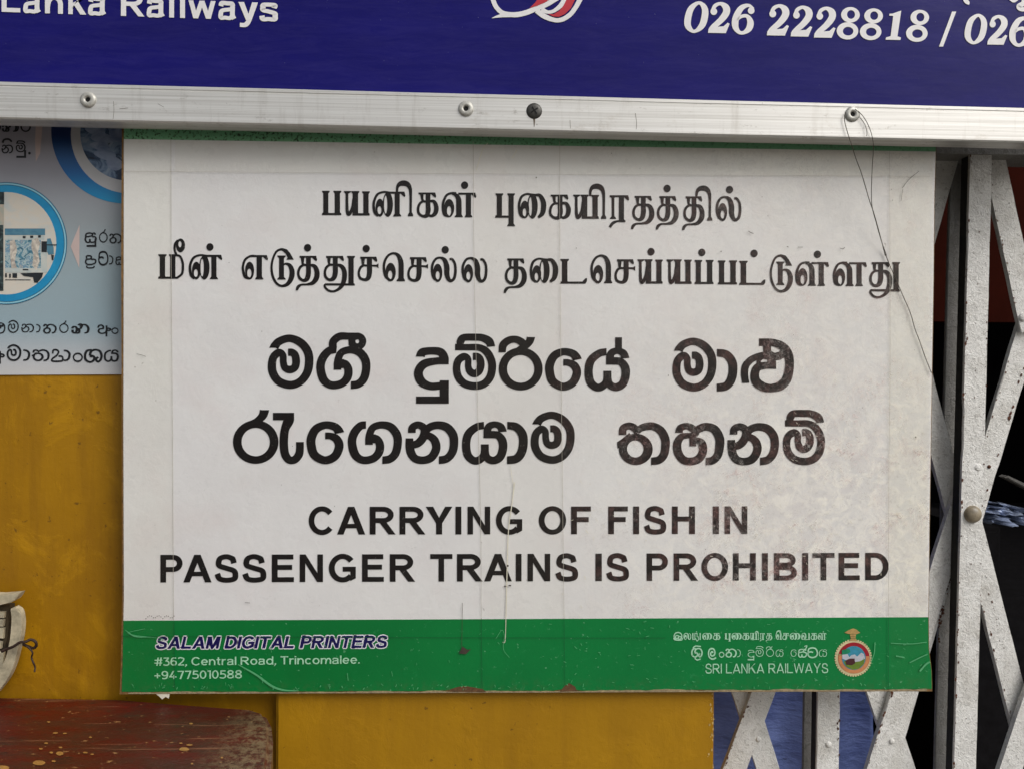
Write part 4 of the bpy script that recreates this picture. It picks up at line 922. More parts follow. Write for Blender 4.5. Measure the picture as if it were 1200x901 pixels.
# top rail of the gate (dark, under the blue board's frame)
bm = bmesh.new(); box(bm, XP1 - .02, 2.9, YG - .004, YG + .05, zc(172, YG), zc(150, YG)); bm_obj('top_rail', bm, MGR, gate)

# ---- red bench ------------------------------------------------------------------
bench = empty('bench', Vector((xc(150, 860, 0), -.15, 0)), 'red painted wooden bench top, worn and paint spattered, against the yellow wall', 'bench')
zb = at(70, 812.5, YW).z
def on_top(px, py):             # point of the seat plane z=zb at pixel
    d = R3 @ Vector((px - 600, 450.5 - py, -F)); return CAM + d * ((zb - CAM.z) / d.z)
outl = [(-160, 806), (0, 810), (140, 817), (240, 825), (296, 829), (312, 834), (318, 845), (320, 862), (319, 880), (316, 901), (313, 930), (310, 965)]
V = []
top = [on_top(*p) for p in outl]; top[0].y = YW - .004
for i in range(4):
    top[i].y = min(top[i].y, YW - .004)
front = [Vector((top[-1].x - .01, top[-1].y - .02, zb)), Vector((-1.5, top[-1].y - .02, zb))]
loop = top + front + [Vector((-1.5, YW - .004, zb))]
bm = bmesh.new(); lv = [bm.verts.new(p) for p in loop]; f = bm.faces.new(lv)
r = bmesh.ops.extrude_face_region(bm, geom=[f]); vs = [e for e in r['geom'] if isinstance(e, bmesh.types.BMVert)]
bmesh.ops.translate(bm, verts=vs, vec=(0, 0, -.045))
es = [e for e in bm.edges if all(v in lv for v in e.verts)]
bmesh.ops.bevel(bm, geom=es, offset=.006, segments=3, affect='EDGES', clamp_overlap=True)
bm_obj('seat', bm, MBE, bench)
bm = bmesh.new()
for x in (xc(285, 870, -.1),): box(bm, x - .05, x, -.16, -.10, 0, zb - .045)
bm_obj('leg', bm, MBE, bench)
bm = bmesh.new(); x = xc(-380, 870, -.1); box(bm, x - .05, x, -.16, -.10, 0, zb - .045); bm_obj('leg', bm, MBE, bench)
# yellow paint drops on the seat
dr = []
V, Fc = [], []
MDP = m_simple('ochre_paint_drop', (176, 128, 66), .4, .2, 90)
for (px, py, rx, ry) in [(46, 894, 7.5, 3), (70, 883, 4.5, 2.4), (2, 900, 9, 3), (60, 882, 2.2, 1.2), (48, 877.5, 2.4, 1), (54, 871, 2.4, 1), (71, 876, 2.2, 1), (65, 859, 3, 1), (76, 859.5, 2.5, .8), (100, 882, 3, 1), (108, 884, 2, .9), (63, 892, 2.6, 1), (106, 864, 2, .8), (57, 846, 2, .8), (216, 878, 6, 2.2), (222, 873, 4, 1), (212, 871, 2, .8), (224, 848, 2.4, 1), (260, 888, 1.5, 1), (225, 895, 1.5, 1)]:
    c = on_top(px, py); a = on_top(px + rx, py) - c; b = on_top(px, py + ry) - c; o0 = len(V); n = 12
    for i in range(n):
        t = 2 * math.pi * i / n; k = 1 + .25 * noise.noise(Vector((px, i * 1.3, 0))); V.append(c + (a * math.cos(t) + b * math.sin(t)) * k + Vector((0, 0, .0006)))
    Fc.append(tuple(o0 + i for i in range(n)))
ob = mesh_obj('paint_drops', V, Fc, MDP, bench); ob['kind'] = 'stuff'

# ---- broken cream thing at the left edge ------------------------------------------
YC = .004
tub = empty('broken_tub', at(-30, 812, YC), 'broken weathered cream tub standing on the red bench', 'tub')
def slab(name, pts, Y, th, mat, bevel=.0015):
    bm = bmesh.new(); prism(bm, [at(x, y, Y) for x, y in pts], th, bevel=bevel); return bm_obj(name, bm, mat, tub)
sh = crom([(17, 711), (23, 716), (25.3, 728), (24.5, 743), (21, 760), (15.5, 780), (8, 796), (-4, 812)], n=4) + [(-24, 812), (-14, 800)] + crom([(-4, 790), (6, 772), (11, 752), (13, 735), (13.5, 722), (12, 713)], n=4)
slab('side_wall', sh, YC, .008, MCR)
slab('rim_plank', [(-40, 696), (0, 697), (10, 696.2), (22, 695), (20, 699), (17, 703), (12, 706), (0, 708.5), (-40, 711)], YC - .004, .012, MCR, .0008)
slab('back_panel', [(-60, 708), (11, 709), (12, 735), (6, 770), (-10, 800), (-60, 812)], YC + .009, .010, m_simple('cracked_cream_panel', (92, 78, 54), .9, .6, 50, bumps=1.0))
for (x0, y0, x1, y1) in [(-8, 716, 5, 724), (-8, 725, 4, 734), (-8, 735, 4, 748), (-10, 751, 1, 760), (-10, 763, 4, 790)]:
    slab('tile_fragment', [(x0, y0), (x1, y0 + 1), (x1 - .8, y1), (x0, y1 - .5)], YC + .004, .004, m_simple('pale_fragment', (198, 188, 160), .7, .3, 80) if x0 == -8 and y0 == 716 else bpy.data.materials['pale_fragment'], .0006)
wp = crom([(2, 763, 0), (8, 760, 0), (16, 757, -2), (23, 752.5, -2), (30, 751.5, -2), (36, 749, 0), (41.5, 751.5, 0), (42.5, 756, 2), (39, 759, 3), (33, 757, 4), (27, 754.5, 3), (33, 758, 0), (38, 764, 0), (37, 770, 2), (39, 776, 0), (41, 781, 2), (40.5, 787, 0)])
Vt, Ft = tube_mesh([at(x, y, YC - .006 + z * .001) for x, y, z in wp], [.0016 if i < 70 else .001 for i in range(len(wp))])
o = mesh_obj('tie_wire', Vt, Ft, MRW, None, True); prop(o, 'twisted rusty wire with a loop, tied to the cream rim', 'wire')

# ================================================================ POSTER
poster = empty('poster', at(60, 438, YW), 'grey blue Sinhala information poster with round pictures, pasted on the yellow wall', 'poster')
YP = YW - .0022
bm = bmesh.new()
prism(bm, [at(-160, 441.5, YP), at(0, 439.3, YP), at(165, 438.5, YP), at(165, 120, YP), at(-160, 112, YP)], .0006)
bm_obj('sheet', bm, MPO, poster)
MBL = m_photo('poster_blue_ring', [(.35, rgb(26, 132, 182)), (.65, rgb(34, 150, 198))], 20, 1)
n_ = N('poster_blue_crescent'); zz = n_.axis(2, at(100, 230).z, at(100, 150).z)
MB2 = n_.out(n_.ramp(zz, [(0, rgb(34, 146, 196)), (.45, rgb(30, 104, 172)), (1, rgb(22, 44, 92))]), .35)
ring2 = [EL(148, 154, 88, 85, 69, 69, 152, 158, n=80)]
def clipx(elems, xm):           # keep the poster's art left of the notice's edge
    return [([(min(x, xm), y) for x, y in V], Fc) for V, Fc in elems]
o = emit('round_picture', [EL(150, 157, 56, 55, n=60)], m_photo('picture_of_hands', [(.30, rgb(14, 22, 40)), (.42, rgb(34, 62, 96)), (.5, rgb(104, 128, 158)), (.62, rgb(150, 166, 186)), (.75, rgb(40, 44, 60))], 42, 2), poster, YP - .0004, 'dark blue round picture')
emit('picture_ring', clipx(ring2, 160), MB2, poster, YP - .0003)
emit('picture_ring', [EL(152, 158, 69, 69, 56, 55, 150, 157, n=80)], m_simple('ring_pale', (196, 196, 198), .4, .06, 20, bumps=0), poster, YP - .0003)
hands = []
for (x, y, rx, ry) in [(112, 152, 12, 7), (120, 162, 14, 6), (118, 172, 12, 5), (124, 182, 13, 6), (136, 158, 8, 9), (134, 192, 10, 8)]:
    hands.append(P([(x + rx * math.cos(a) * (1 + .1 * math.sin(3 * a + x)), y + ry * math.sin(a) + 2 * math.cos(a)) for a in [i * .35 for i in range(18)]]))
emit('picture_detail', hands, m_photo('picture_fingers', [(.3, rgb(84, 104, 140)), (.6, rgb(150, 164, 190)), (.8, rgb(186, 190, 200))], 30, 5), poster, YP - .0005)
# left round picture
emit('picture_ring', [EL(7, 285.5, 71.6, 71.6, 70.6, 70.6, n=90), EL(7, 285.5, 68.8, 68.8, 68.0, 68.0, n=90)], m_simple('ring_dark_line', (36, 106, 140), .4, .05, 20, bumps=0), poster, YP - .0005)
emit('picture_ring', [EL(7, 285.5, 70.6, 70.6, 68.8, 68.8, n=90)], m_simple('ring_light_line', (150, 206, 222), .4, .05, 20, bumps=0), poster, YP - .0004)
emit('picture_ring', [EL(7, 285.5, 68.0, 68.0, 58.5, 59.5, 7, 285.5, n=90)], MBL, poster, YP - .0003)
emit('round_picture', [EL(7, 285.5, 59, 60, n=60)], m_photo('picture_sky', [(.3, rgb(196, 202, 200)), (.5, rgb(214, 206, 192)), (.7, rgb(206, 208, 204))], 30, 4), poster, YP - .00035)
s2 = 145 / 1089
def t2(e): return tile(e, 0, 200, s2)
emit('picture_detail', t2([B(42, 512, 397, 570), R([(430, 600, 30), (440, 680, 60), (450, 740, 50)]), P([(400, 560), (440, 470), (480, 520), (500, 640), (420, 660)]) if False else B(415, 690, 460, 720)]), m_photo('picture_roof', [(.4, rgb(72, 122, 146)), (.6, rgb(92, 140, 160))], 60, 2), poster, YP - .0006)
emit('picture_detail', t2([B(45, 575, 390, 612), B(45, 860, 415, 900), B(360, 700, 415, 870)]), m_photo('picture_fascia', [(.4, rgb(186, 196, 194)), (.6, rgb(204, 206, 198))], 60, 3), poster, YP - .00055)
emit('picture_detail', t2([B(45, 612, 360, 860)]), m_photo('picture_train', [(.3, rgb(40, 68, 82)), (.42, rgb(84, 140, 162)), (.5, rgb(190, 202, 198)), (.58, rgb(70, 134, 170)), (.7, rgb(196, 186, 170))], 130, 7), poster, YP - .0005)
emit('picture_detail', t2([P([(280, 615), (330, 590), (355, 640), (335, 720), (350, 800), (320, 880), (285, 840), (295, 740), (275, 680)]), P([(85, 620), (130, 610), (150, 700), (130, 800), (150, 860), (100, 860), (90, 760)])]), m_photo('picture_figures', [(.4, rgb(170, 160, 150)), (.6, rgb(220, 212, 198))], 150, 1), poster, YP - .0007)
emit('picture_detail', t2([B(200, 578, 225, 598), B(265, 575, 292, 595), B(335, 572, 360, 592), B(365, 625, 412, 720), B(395, 652, 500, 660), B(200, 868, 250, 880), P([(180, 905), (380, 900), (370, 940), (330, 990), (300, 985), (290, 940), (210, 930)]), B(45, 960, 270, 966), P([(450, 740), (475, 745), (470, 790), (455, 790)]), B(45, 905, 60, 940), B(80, 910, 95, 945), B(110, 905, 150, 945)]), m_simple('picture_darks', (40, 46, 52), .4, .3, 100, bumps=0), poster, YP - .0008)
emit('picture_detail', t2([B(-40, 190, 36, 300), B(-40, 480, 30, 1060)]), m_photo('picture_dark_building', [(.4, rgb(28, 34, 38)), (.55, rgb(52, 66, 66)), (.7, rgb(96, 120, 122))], 90, 6), poster, YP - .00085)
emit('picture_detail', t2([B(-40, 300, 34, 480)]), m_photo('picture_pale_panel', [(.4, rgb(190, 176, 160)), (.7, rgb(150, 170, 160))], 60, 6), poster, YP - .0009)
emit('arrow_mark', t2([P([(622, 670), (700, 480), (698, 860)])]), m_simple('pale_pink_mark', (206, 186, 180), .4, .05, 30, bumps=0), poster, YP - .0004)
emit('arrow_mark', [P([(42, 145), (50, 146), (47, 180), (42, 190), (41, 165)])], m_simple('pale_pink_ink', (206, 186, 180), .4, .05, 30, bumps=0), poster, YP - .0004)
# poster words
s3 = 145 / 968
L1 = thin_line([('lla', -60, 450, 45, 545), ('ma', 58, 432, 150, 540), ('na', 163, 462, 270, 535), ('aa', 283, 465, 320, 535), ('ka', 340, 470, 440, 538), ('ra', 460, 440, 540, 540), ('nna', 562, 470, 695, 540), ('a', 765, 472, 868, 540), ('am', 870, 470, 928, 545)], .6)
L2 = thin_line([('a', -70, 670, 35, 750), ('ma', 48, 622, 170, 760), ('aa', 182, 662, 240, 758), ('ta', 248, 662, 392, 760), ('yans', 403, 665, 495, 760), ('aa', 498, 665, 556, 760), ('am', 567, 655, 650, 765), ('sha', 662, 665, 798, 765), ('ya', 808, 665, 932, 765)], .72)
emit('lettering', tile(L1, 0, 310, s3), MPK, poster, YP - .0004)
emit('lettering', tile(L2, 0, 310, s3), MPK, poster, YP - .0004, 'lowest line of Sinhala words on the poster')
s4 = 145 / 1199
L3 = thin_line([('ma', -85, 30, 10, 125), ('nna', 22, 40, 160, 122), ('aa', 140, 45, 185, 125), ('ra', 195, 0, 302, 128)], .75)
L4 = thin_line([('na', 12, 245, 130, 335), ('mh', 150, 205, 252, 325)], .75) + [R([(25, 230, 20), (40, 200, 18), (85, 195, 18), (115, 220, 18)]), L([(243, 300), (243, 366), (158, 366)], 20), EL(285, 330, 13, 13)]
emit('lettering', tile(L3 + L4, 0, 140, s4), MPK, poster, YP - .0004)
L5 = thin_line([('sa', 748, 548, 850, 635), ('ra', 868, 518, 950, 640), ('ka', 965, 560, 1070, 640)], .62) + [L([(840, 600), (840, 665), (762, 665)], 16)]
L6 = thin_line([('pa', 752, 748, 845, 830), ('va', 868, 715, 950, 832), ('aa', 960, 745, 1000, 832), ('sa', 1018, 760, 1090, 830)], .62)
emit('lettering', tile(L5 + L6, 0, 200, s2), MPK, poster, YP - .0004)

# ================================================================ THE NOTICE
notice = empty('prohibition_notice', at(616, 811, 0), 'white and green notice in Tamil, Sinhala and English prohibiting carrying fish in passenger trains', 'notice board')
bl = [(141.2, 813.0), (142.6, 780), (144.2, 700), (143.6, 500), (144.0, 300), (144.8, 120)]
br = [(1099, 120), (1095.5, 230), (1094.5, 330), (1092.6, 440), (1090, 600), (1088.4, 720), (1088.8, 760), (1092.0, 785), (1092.6, 809.5)]
bot = []
for k in range(0, 61):
    px = 1092.6 + (141.2 - 1092.6) * k / 60
    bot.append((px, 809.5 + (813.0 - 809.5) * k / 60 + .5 * noise.noise(Vector((px * .05, 0, 0)))))
outline = bl[::-1] + [] 
outline = [(143.0, 120)] + br + bot[1:-1] + [(x - (1.0 if y > 440 else 2.0), y) for x, y in bl[:-1]]
bm = bmesh.new(); prism(bm, [at(x, y, 0.0) for x, y in outline], .0062)
bm_obj('board', bm, MED, notice)
E0 = -.0006
sheet = [(145.2, 121)] + [(x - .6, y) for x, y in br[:-1]] + [(1092, 806.6)] + [(x, y - 2.2 - 1.6 * abs(noise.noise(Vector((x * .03, 7, 0)))) - (2.6 if abs(x - 545) < 22 else 0) - (2.6 if abs(x - 667) < 10 else 0)) for x, y in bot[1:-1]] + [(142.6, 810)] + [(x + 1.0, y) for x, y in bl[1:-1]]
def clip(poly, y0, y1):
    def cut(ps, y, keep):
        out = []
        for i in range(len(ps)):
            a, b = ps[i], ps[(i + 1) % len(ps)]; ka, kb = keep(a[1], a[0]), keep(b[1], b[0])
            if ka: out.append(a)
            if ka != kb:
                fa = a[1] - y(a[0]); fb = b[1] - y(b[0]); t = fa / (fa - fb); out.append((a[0] + (b[0] - a[0]) * t, a[1] + (b[1] - a[1]) * t))
        return out
    p = cut(poly, y0, lambda yy, xx: yy >= y0(xx)); return cut(p, y1, lambda yy, xx: yy <= y1(xx))
ytop = lambda x: 163.4 + (x - 145) * (178.0 - 163.4) / 950
ygr = lambda x: 726.8 + (x - 145) * (722.6 - 726.8) / 943
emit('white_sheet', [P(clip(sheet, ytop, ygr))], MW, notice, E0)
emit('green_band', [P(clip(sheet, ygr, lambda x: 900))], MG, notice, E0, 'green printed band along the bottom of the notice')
emit('green_edge', [P(clip(sheet, lambda x: 100, ytop))], MTG, notice, E0, 'speckled green strip along the top of the notice')
# frayed lower edge
fr = []
for k in range(60):
    x0 = 150 + k * 15.6; x1 = x0 + 15.8; yb = 812.6 - (x0 - 141) * .0035
    a = abs(noise.noise(Vector((x0 * .05, 3, 0)))) * 4.5 + 1.2; b = abs(noise.noise(Vector((x1 * .05, 3, 0)))) * 4.5 + 1.2
    fr.append(P([(x0, yb), (x1, yb), (x1, yb - b), ((x0 + x1) / 2, yb - (a + b) / 2 - .5), (x0, yb - a)]))
emit('frayed_edge', fr, MFR, notice, E0 - .0001)
emit('damage', [P([(525, 810), (570, 810.5), (566, 807), (552, 804.5), (545, 803), (536, 804.5), (528, 807)])], MBR, notice, E0 - .0003, 'brown torn patch under the middle of the green band')
emit('damage', [P([(656, 810), (676, 809.5), (674, 804), (667, 800), (662, 803)])], MBR, notice, E0 - .0003, 'small brown torn patch on the lower edge')
emit('damage', [P([(183, 813), (199, 811), (198, 818), (194, 816), (190, 819), (186, 815)])], MLS, notice, -.0002, 'torn pale paper scrap hanging under the lower edge')
# words
Y1 = E0 - .0004
T1, T2_ = tamil_lines()
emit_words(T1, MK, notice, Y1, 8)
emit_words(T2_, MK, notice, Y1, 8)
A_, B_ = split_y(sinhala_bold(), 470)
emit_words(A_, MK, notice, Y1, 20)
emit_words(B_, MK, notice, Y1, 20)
b1 = [(361.7, 390.8), (395, 428), (433.3, 463.3), (468.2, 498.2), (499, 530.2), (533.8, 540.7), (548, 574.5), (581.2, 612), (631.3, 663.5), (669.3, 692.5), (712.8, 735.8), (742, 749), (754.7, 780.8), (787.5, 814.5), (835.3, 842.6), (849.2, 875.8)]
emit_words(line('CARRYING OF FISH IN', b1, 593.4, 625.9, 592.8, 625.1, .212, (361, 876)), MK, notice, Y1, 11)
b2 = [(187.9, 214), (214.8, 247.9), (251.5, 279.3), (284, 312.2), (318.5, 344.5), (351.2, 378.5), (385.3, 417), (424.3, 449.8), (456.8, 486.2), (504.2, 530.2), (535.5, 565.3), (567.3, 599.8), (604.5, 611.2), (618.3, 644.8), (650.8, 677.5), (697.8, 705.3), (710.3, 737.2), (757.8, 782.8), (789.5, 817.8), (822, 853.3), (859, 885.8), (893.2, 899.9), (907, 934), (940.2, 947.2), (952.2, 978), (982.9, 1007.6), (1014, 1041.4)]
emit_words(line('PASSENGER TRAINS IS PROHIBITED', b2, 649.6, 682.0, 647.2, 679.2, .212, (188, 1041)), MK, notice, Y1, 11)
sal = flow('SALAM DIGITAL PRINTERS', 182, 455.5, 759.8, 758.4, 14.2, .225, .09, .40, shear=.22)
emit('lettering', fatten(sal, 1.2), m_simple('lilac_white_ink', (238, 236, 244), .35, .05, 60, bumps=0), notice, Y1 + .0002, 'white outline of the italic printer name')
emit('lettering', sal, MNV, notice, Y1 - .0001, 'navy italic printer name')
emit('lettering', flow('#362, Central Road, Trincomalee.', 181, 421.5, 779.6, 777.0, 9.6, .165, .11, .34), MPG, notice, Y1)
emit('lettering', flow('+94775010588', 181, 283.5, 795.4, 794.2, 9.6, .165, .11), MPG, notice, Y1)
emit('lettering', flow('SRI LANKA RAILWAYS', 826.5, 970.5, 788.6, 788.0, 11.4, .14, .12, .42), MPG, notice, Y1)
# small Tamil line, the same traced letters at print size
def pz(g, b, x0, x1, y0=112, y1=192): return place(g, b, (x0, y0, x1, y1))
t_vv = [R([(640, 275, 40), (590, 268, 26), (535, 292, 28), (498, 365, 30), (491, 440, 32), (508, 515, 34), (555, 538, 30)]), EL(563, 443, 60, 107, 25, 56, 563, 475), R([(600, 270, 28), (650, 300, 48), (668, 380, 52), (660, 470, 52), (620, 535, 32), (740, 538, 30), (850, 538, 30)]), B(780, 262, 840, 552)]
ft_ = [EL(145, 150, 52, 52, 40, 38), EL(135, 158, 26, 24, 13, 12), EL(165, 168, 24, 22, 12, 10), R([(95, 170, 12), (110, 192, 12), (185, 195, 12), (198, 170, 12)])]
ft_ += pz(t_la(), B_la, 210, 300) + [B(312, 112, 326, 192), B(312, 184, 345, 192), B(338, 112, 348, 192), B(338, 112, 372, 120), B(364, 112, 373, 160), R([(350, 176, 10), (368, 205, 10), (385, 185, 10), (380, 150, 10)]), B(398, 112, 412, 192), EL(362, 98, 6, 7)]
ft_ += pz(t_ai(), B_ai, 430, 545) + pz(t_ka(), B_ka, 555, 642) + place(t_pu(), (102, 270, 338, 655), (690, 115, 765, 212)) + pz(t_ai(), B_ai, 773, 893) + pz(t_ka(), B_ka, 900, 984) + pz(t_ya(), B_ya2, 988, 1075) + place(t_i(), B_i, (1048, 88, 1094, 192)) + pz(t_ra(), B_ra2, 1100, 1168, 114, 212) + pz(t_tha(), B_tha, 1172, 1250, 114, 212)
ft_ += place(t_ek(), B_ek, (1290, 88, 1362, 192)) + [R([(1300, 100, 10), (1325, 84, 10), (1350, 92, 10)])] + pz(t_sa(), B_sa, 1368, 1450) + pz(t_ai(), B_ai, 1455, 1580) + place(t_vv, (480, 258, 850, 552), (1590, 112, 1692, 192)) + pz(t_ka(), B_ka, 1700, 1780) + pz(t_lla(), B_lla, 1785, 1885) + [EL(1848, 98, 6, 7)]
emit('lettering', tile(ft_, 780, 730, .1), MPG, notice, Y1)
# small Sinhala line
SF = .1
fs = thin_line([('sha', 305, 290, 430, 395), ('la', 500, 290, 608, 420), ('am', 622, 300, 690, 400), ('ka', 705, 300, 830, 395), ('aa', 840, 298, 885, 400), ('du', 955, 305, 1045, 432)], .42)
fs += [R([(320, 290, 14), (350, 266, 14), (415, 270, 14)]), R([(340, 405, 14), (370, 428, 14), (412, 415, 14)])]
emit('lettering', tile(fs, 780, 730, SF), MPG, notice, Y1)
fs = thin_line([('mh', 50, 262, 155, 395), ('ri', 172, 265, 275, 395), ('ya', 283, 300, 385, 395), ('e', 460, 300, 540, 395), ('sa', 555, 300, 655, 395), ('va', 665, 285, 780, 400), ('ya', 790, 300, 895, 395)], .42) + [R([(640, 300, 13), (655, 262, 13), (625, 270, 10)])]
emit('lettering', tile(fs, 880, 730, SF), MPG, notice, Y1)
# round emblem
s5 = 60 / 772; ex, ey = 385, 520
def t5(e): return tile(e, 970, 730, s5)
emb = emit('emblem', t5([EL(ex, ey, 262, 262, n=60)] + [EL(ex + 268 * math.cos(a), ey + 268 * math.sin(a), 16, 16, n=8) for a in [i * 2 * math.pi / 44 for i in range(44)]]), m_simple('emblem_cream', (222, 208, 160), .4, .15, 90, bumps=0), notice, Y1, 'round railway emblem printed at the right of the green band')
em = [('emblem_ring', [EL(ex + 8, ey, 238, 235, 176, 178, n=60)], (166, 28, 44)), ('emblem_ring', [R([(ex + 8 + 207 * math.cos(a), ey + 207 * math.sin(a), 52) for a in [math.radians(x) for x in range(-8, 200, 12)]])], (214, 142, 94)),
      ('emblem_sky', [EL(ex + 8, ey, 178, 180, n=50)], (60, 150, 178)), ('emblem_field', [P([(ex - 150, 560), (ex - 60, 600), (ex + 60, 560), (ex + 178, 520), (ex + 160, 610), (ex + 80, 685), (ex - 10, 698), (ex - 110, 650)])], (112, 140, 50)),
      ('emblem_hills', [P([(ex - 165, 470), (ex - 90, 450), (ex - 60, 510), (ex - 30, 480), (ex + 20, 465), (ex + 60, 500), (ex + 120, 440), (ex + 160, 460), (ex + 178, 530), (ex + 100, 570), (ex - 20, 590), (ex - 165, 530)])], (204, 206, 216)),
      ('emblem_train', [P([(ex - 120, 560), (ex - 60, 530), (ex + 20, 528), (ex + 30, 600), (ex - 20, 630), (ex - 105, 620)])], (80, 42, 44)),
      ('emblem_hills', [P([(ex - 170, 400), (ex - 60, 380), (ex - 40, 430), (ex - 90, 460), (ex - 172, 470)])], (30, 140, 100))]
for k, (nm, el, c) in enumerate(em): emit(nm, t5(el), m_simple('emblem_ink_%s' % 'abcdefg'[k], c, .4, .15, 160, bumps=0), emb, Y1 - .0002 - .0001 * k)
emit('emblem_crest', t5([P([(250, 140), (300, 110), (350, 85), (385, 75), (430, 90), (490, 140), (440, 160), (330, 160)]), B(340, 165, 425, 195), B(345, 200, 420, 225), P([(335, 260), (345, 230), (425, 230), (440, 265)])]), m_simple('emblem_gold', (206, 168, 104), .4, .25, 160, bumps=0), emb, Y1 - .0002)

# laminate strips and their seams
YF = -.0019
def strip(pts, mat=None): return emit('laminate_strip', [P(pts)], mat or MF1, notice, YF)
strip([(145.5, 164), (200, 164.5), (203.5, 725), (204, 806), (143.5, 808), (145, 700)])
strip([(1044, 178), (1093.5, 179), (1090, 440), (1087, 600), (1086, 722), (1088, 805), (1044, 806), (1042, 500)])
strip([(205, 165), (1042, 177.6), (1042, 206.5), (205, 201)])
strip([(555.5, 207), (656, 207.5), (660, 400), (660.5, 720), (566, 722), (560, 460)], MF2)
emit('laminate_film_glare', [P(clip(sheet, lambda x: ytop(x) + 2, lambda x: ygr(x) - .5))], MCL, notice, YF + .0004)  # patchy layer that carries the painted reflections on the laminate
def hair(pts, mat, wd, Y=YF - .0001): return R([(x, y, wd) for x, y in pts])
seams = [hair([(200.3, 164), (200.6, 300), (202, 500), (203.4, 726)], 0, .45), hair([(145, 201), (400, 203), (700, 205), (1090, 207)], 0, .35),
         hair([(554.5, 166), (555.5, 300), (558, 420), (563, 600), (564, 724)], 0, .45), hair([(656, 166), (656, 300), (658, 480), (661, 724)], 0, .4),
         hair([(1042.6, 178), (1043, 420), (1041.6, 560), (1041.3, 722)], 0, .45)]
emit('film_seam', seams, MSE, notice, YF - .0001)
emit('film_seam', [hair([(204, 727), (204.5, 806)], 0, .5), hair([(143, 745), (330, 746), (660, 747), (780, 747)], 0, .5), hair([(564, 724), (565, 806)], 0, .5), hair([(661, 724), (662, 806)], 0, .4), hair([(1041, 723), (1041, 806)], 0, .5)], MSG, notice, YF - .0001)
# scratches, cracks, stains
emit('scratch', [hair([(603, 565), (600, 590), (596, 620), (594.5, 660), (593, 722)], 0, 1.1), hair([(593, 722), (592, 750), (589, 752)], 0, .6), hair([(598, 545), (602, 570)], 0, .5), hair([(558, 200), (566, 175), (572, 168)], 0, .6), hair([(600, 186), (606, 176)], 0, .6)], MLS, notice, YF - .0002)
emit('scratch', [hair([(170, 736), (150, 742), (190, 748), (185, 750)], 0, .5)] + [R([(279, 778, 1), (300, 790, 2.2), (318, 803, 2.6), (332, 808, 2), (350, 809, 1)]), R([(147, 738, .5), (158, 745, 1.5), (176, 746, .6)]), hair([(581, 748), (588, 738), (591, 744), (590, 760), (597, 770)], 0, .5), hair([(318, 756), (318, 764)], 0, .5), hair([(307, 793), (308, 800)], 0, .6), hair([(407, 788), (408, 797)], 0, .7), hair([(459, 786), (460, 792)], 0, .6),
    hair([(1044, 753), (1066, 754), (1086, 752)], 0, .9), hair([(1066, 776), (1078, 770), (1087, 766)], 0, 1.2), hair([(1078, 786), (1085, 778), (1090, 775)], 0, 2.0), hair([(1050, 768), (1060, 770)], 0, 1.4), hair([(1025.5, 752), (1024.5, 765), (1021, 775)], 0, .9)], MGS, notice, YF - .0002)
ds = [P([(538, 765), (542, 757), (548, 761), (552, 760), (546, 766)]), hair([(541, 758), (541.5, 735), (541.8, 706)], 0, .5), EL(595, 662.5, 1.2, 1.2, n=8), EL(592, 686.6, 1.6, .7, n=8), EL(597.5, 685.6, 1.8, .8, n=8), hair([(1057, 221), (1066, 210), (1077, 201)], 0, .45), hair([(1056, 236), (1058, 222)], 0, .4),
      hair([(877, 271), (880, 273), (883, 274)], 0, .7), hair([(984, 291), (988, 292), (990, 290)], 0, .6), hair([(935, 290), (941, 290)], 0, .6), hair([(922, 289), (924, 290)], 0, .8), hair([(160, 415), (165, 416), (171, 418)], 0, .5), hair([(287, 705.5), (293, 706)], 0, .5), EL(1073, 512, .8, .8, n=7), EL(628.5, 208.5, .8, .8, n=7), EL(845, 295, .7, .7, n=7)]
for k in range(70):
    a = random.uniform(150, 1085); b = random.uniform(170, 805); r = random.uniform(.2, .55); ds.append(EL(a, b, r, r * random.uniform(.6, 1.4), n=6))
for k in range(16): x = 171 + k * 2.2; ds.append(EL(x, 724.5 - 3.5 * abs(math.sin(k * .7)), .7, .5, n=6))
emit('stain', ds, MDS, notice, YF - .0003)
ls = []
def flecks(n, x0, x1, y0, y1, ln, wd, slope=0):
    for k in range(n):
        a = random.uniform(x0, x1); b = random.uniform(y0, y1); t = random.gauss(slope, .6); d = random.uniform(.3, 1) * ln
        ls.append(hair([(a, b), (a + d * .5 * math.cos(t) + random.uniform(-.5, .5), b + d * .5 * math.sin(t)), (a + d * math.cos(t), b + d * math.sin(t))], 0, random.uniform(.4, 1) * wd))
flecks(90, 640, 1085, 560, 722, 5, .6, .6); flecks(40, 860, 1085, 440, 600, 4, .5, .5)
emit('scratch', ls, MLS, notice, YF - .0002); ls = []
flecks(110, 640, 1085, 726, 800, 4.5, .7, .6); flecks(45, 150, 640, 728, 806, 3.5, .5, 1.2); flecks(70, 150, 1085, 802, 808, 4, .9, -1.3)
emit('scratch', ls, MGS, notice, YF - .0002)

# ================================================================ BLUE BOARD WITH ALUMINIUM FRAME
blue = empty('railway_signboard', at(600, 130, -.035), 'large blue signboard with white railway lettering in an aluminium frame, above the notice', 'signboard')
YS, YFR = -.024, -.036
bm = bmesh.new(); prism(bm, [at(-160, 96, YS), at(1360, 137, YS), at(1360, -420, YS), at(-160, -420, YS)], .004)
bm_obj('panel', bm, MB, blue)
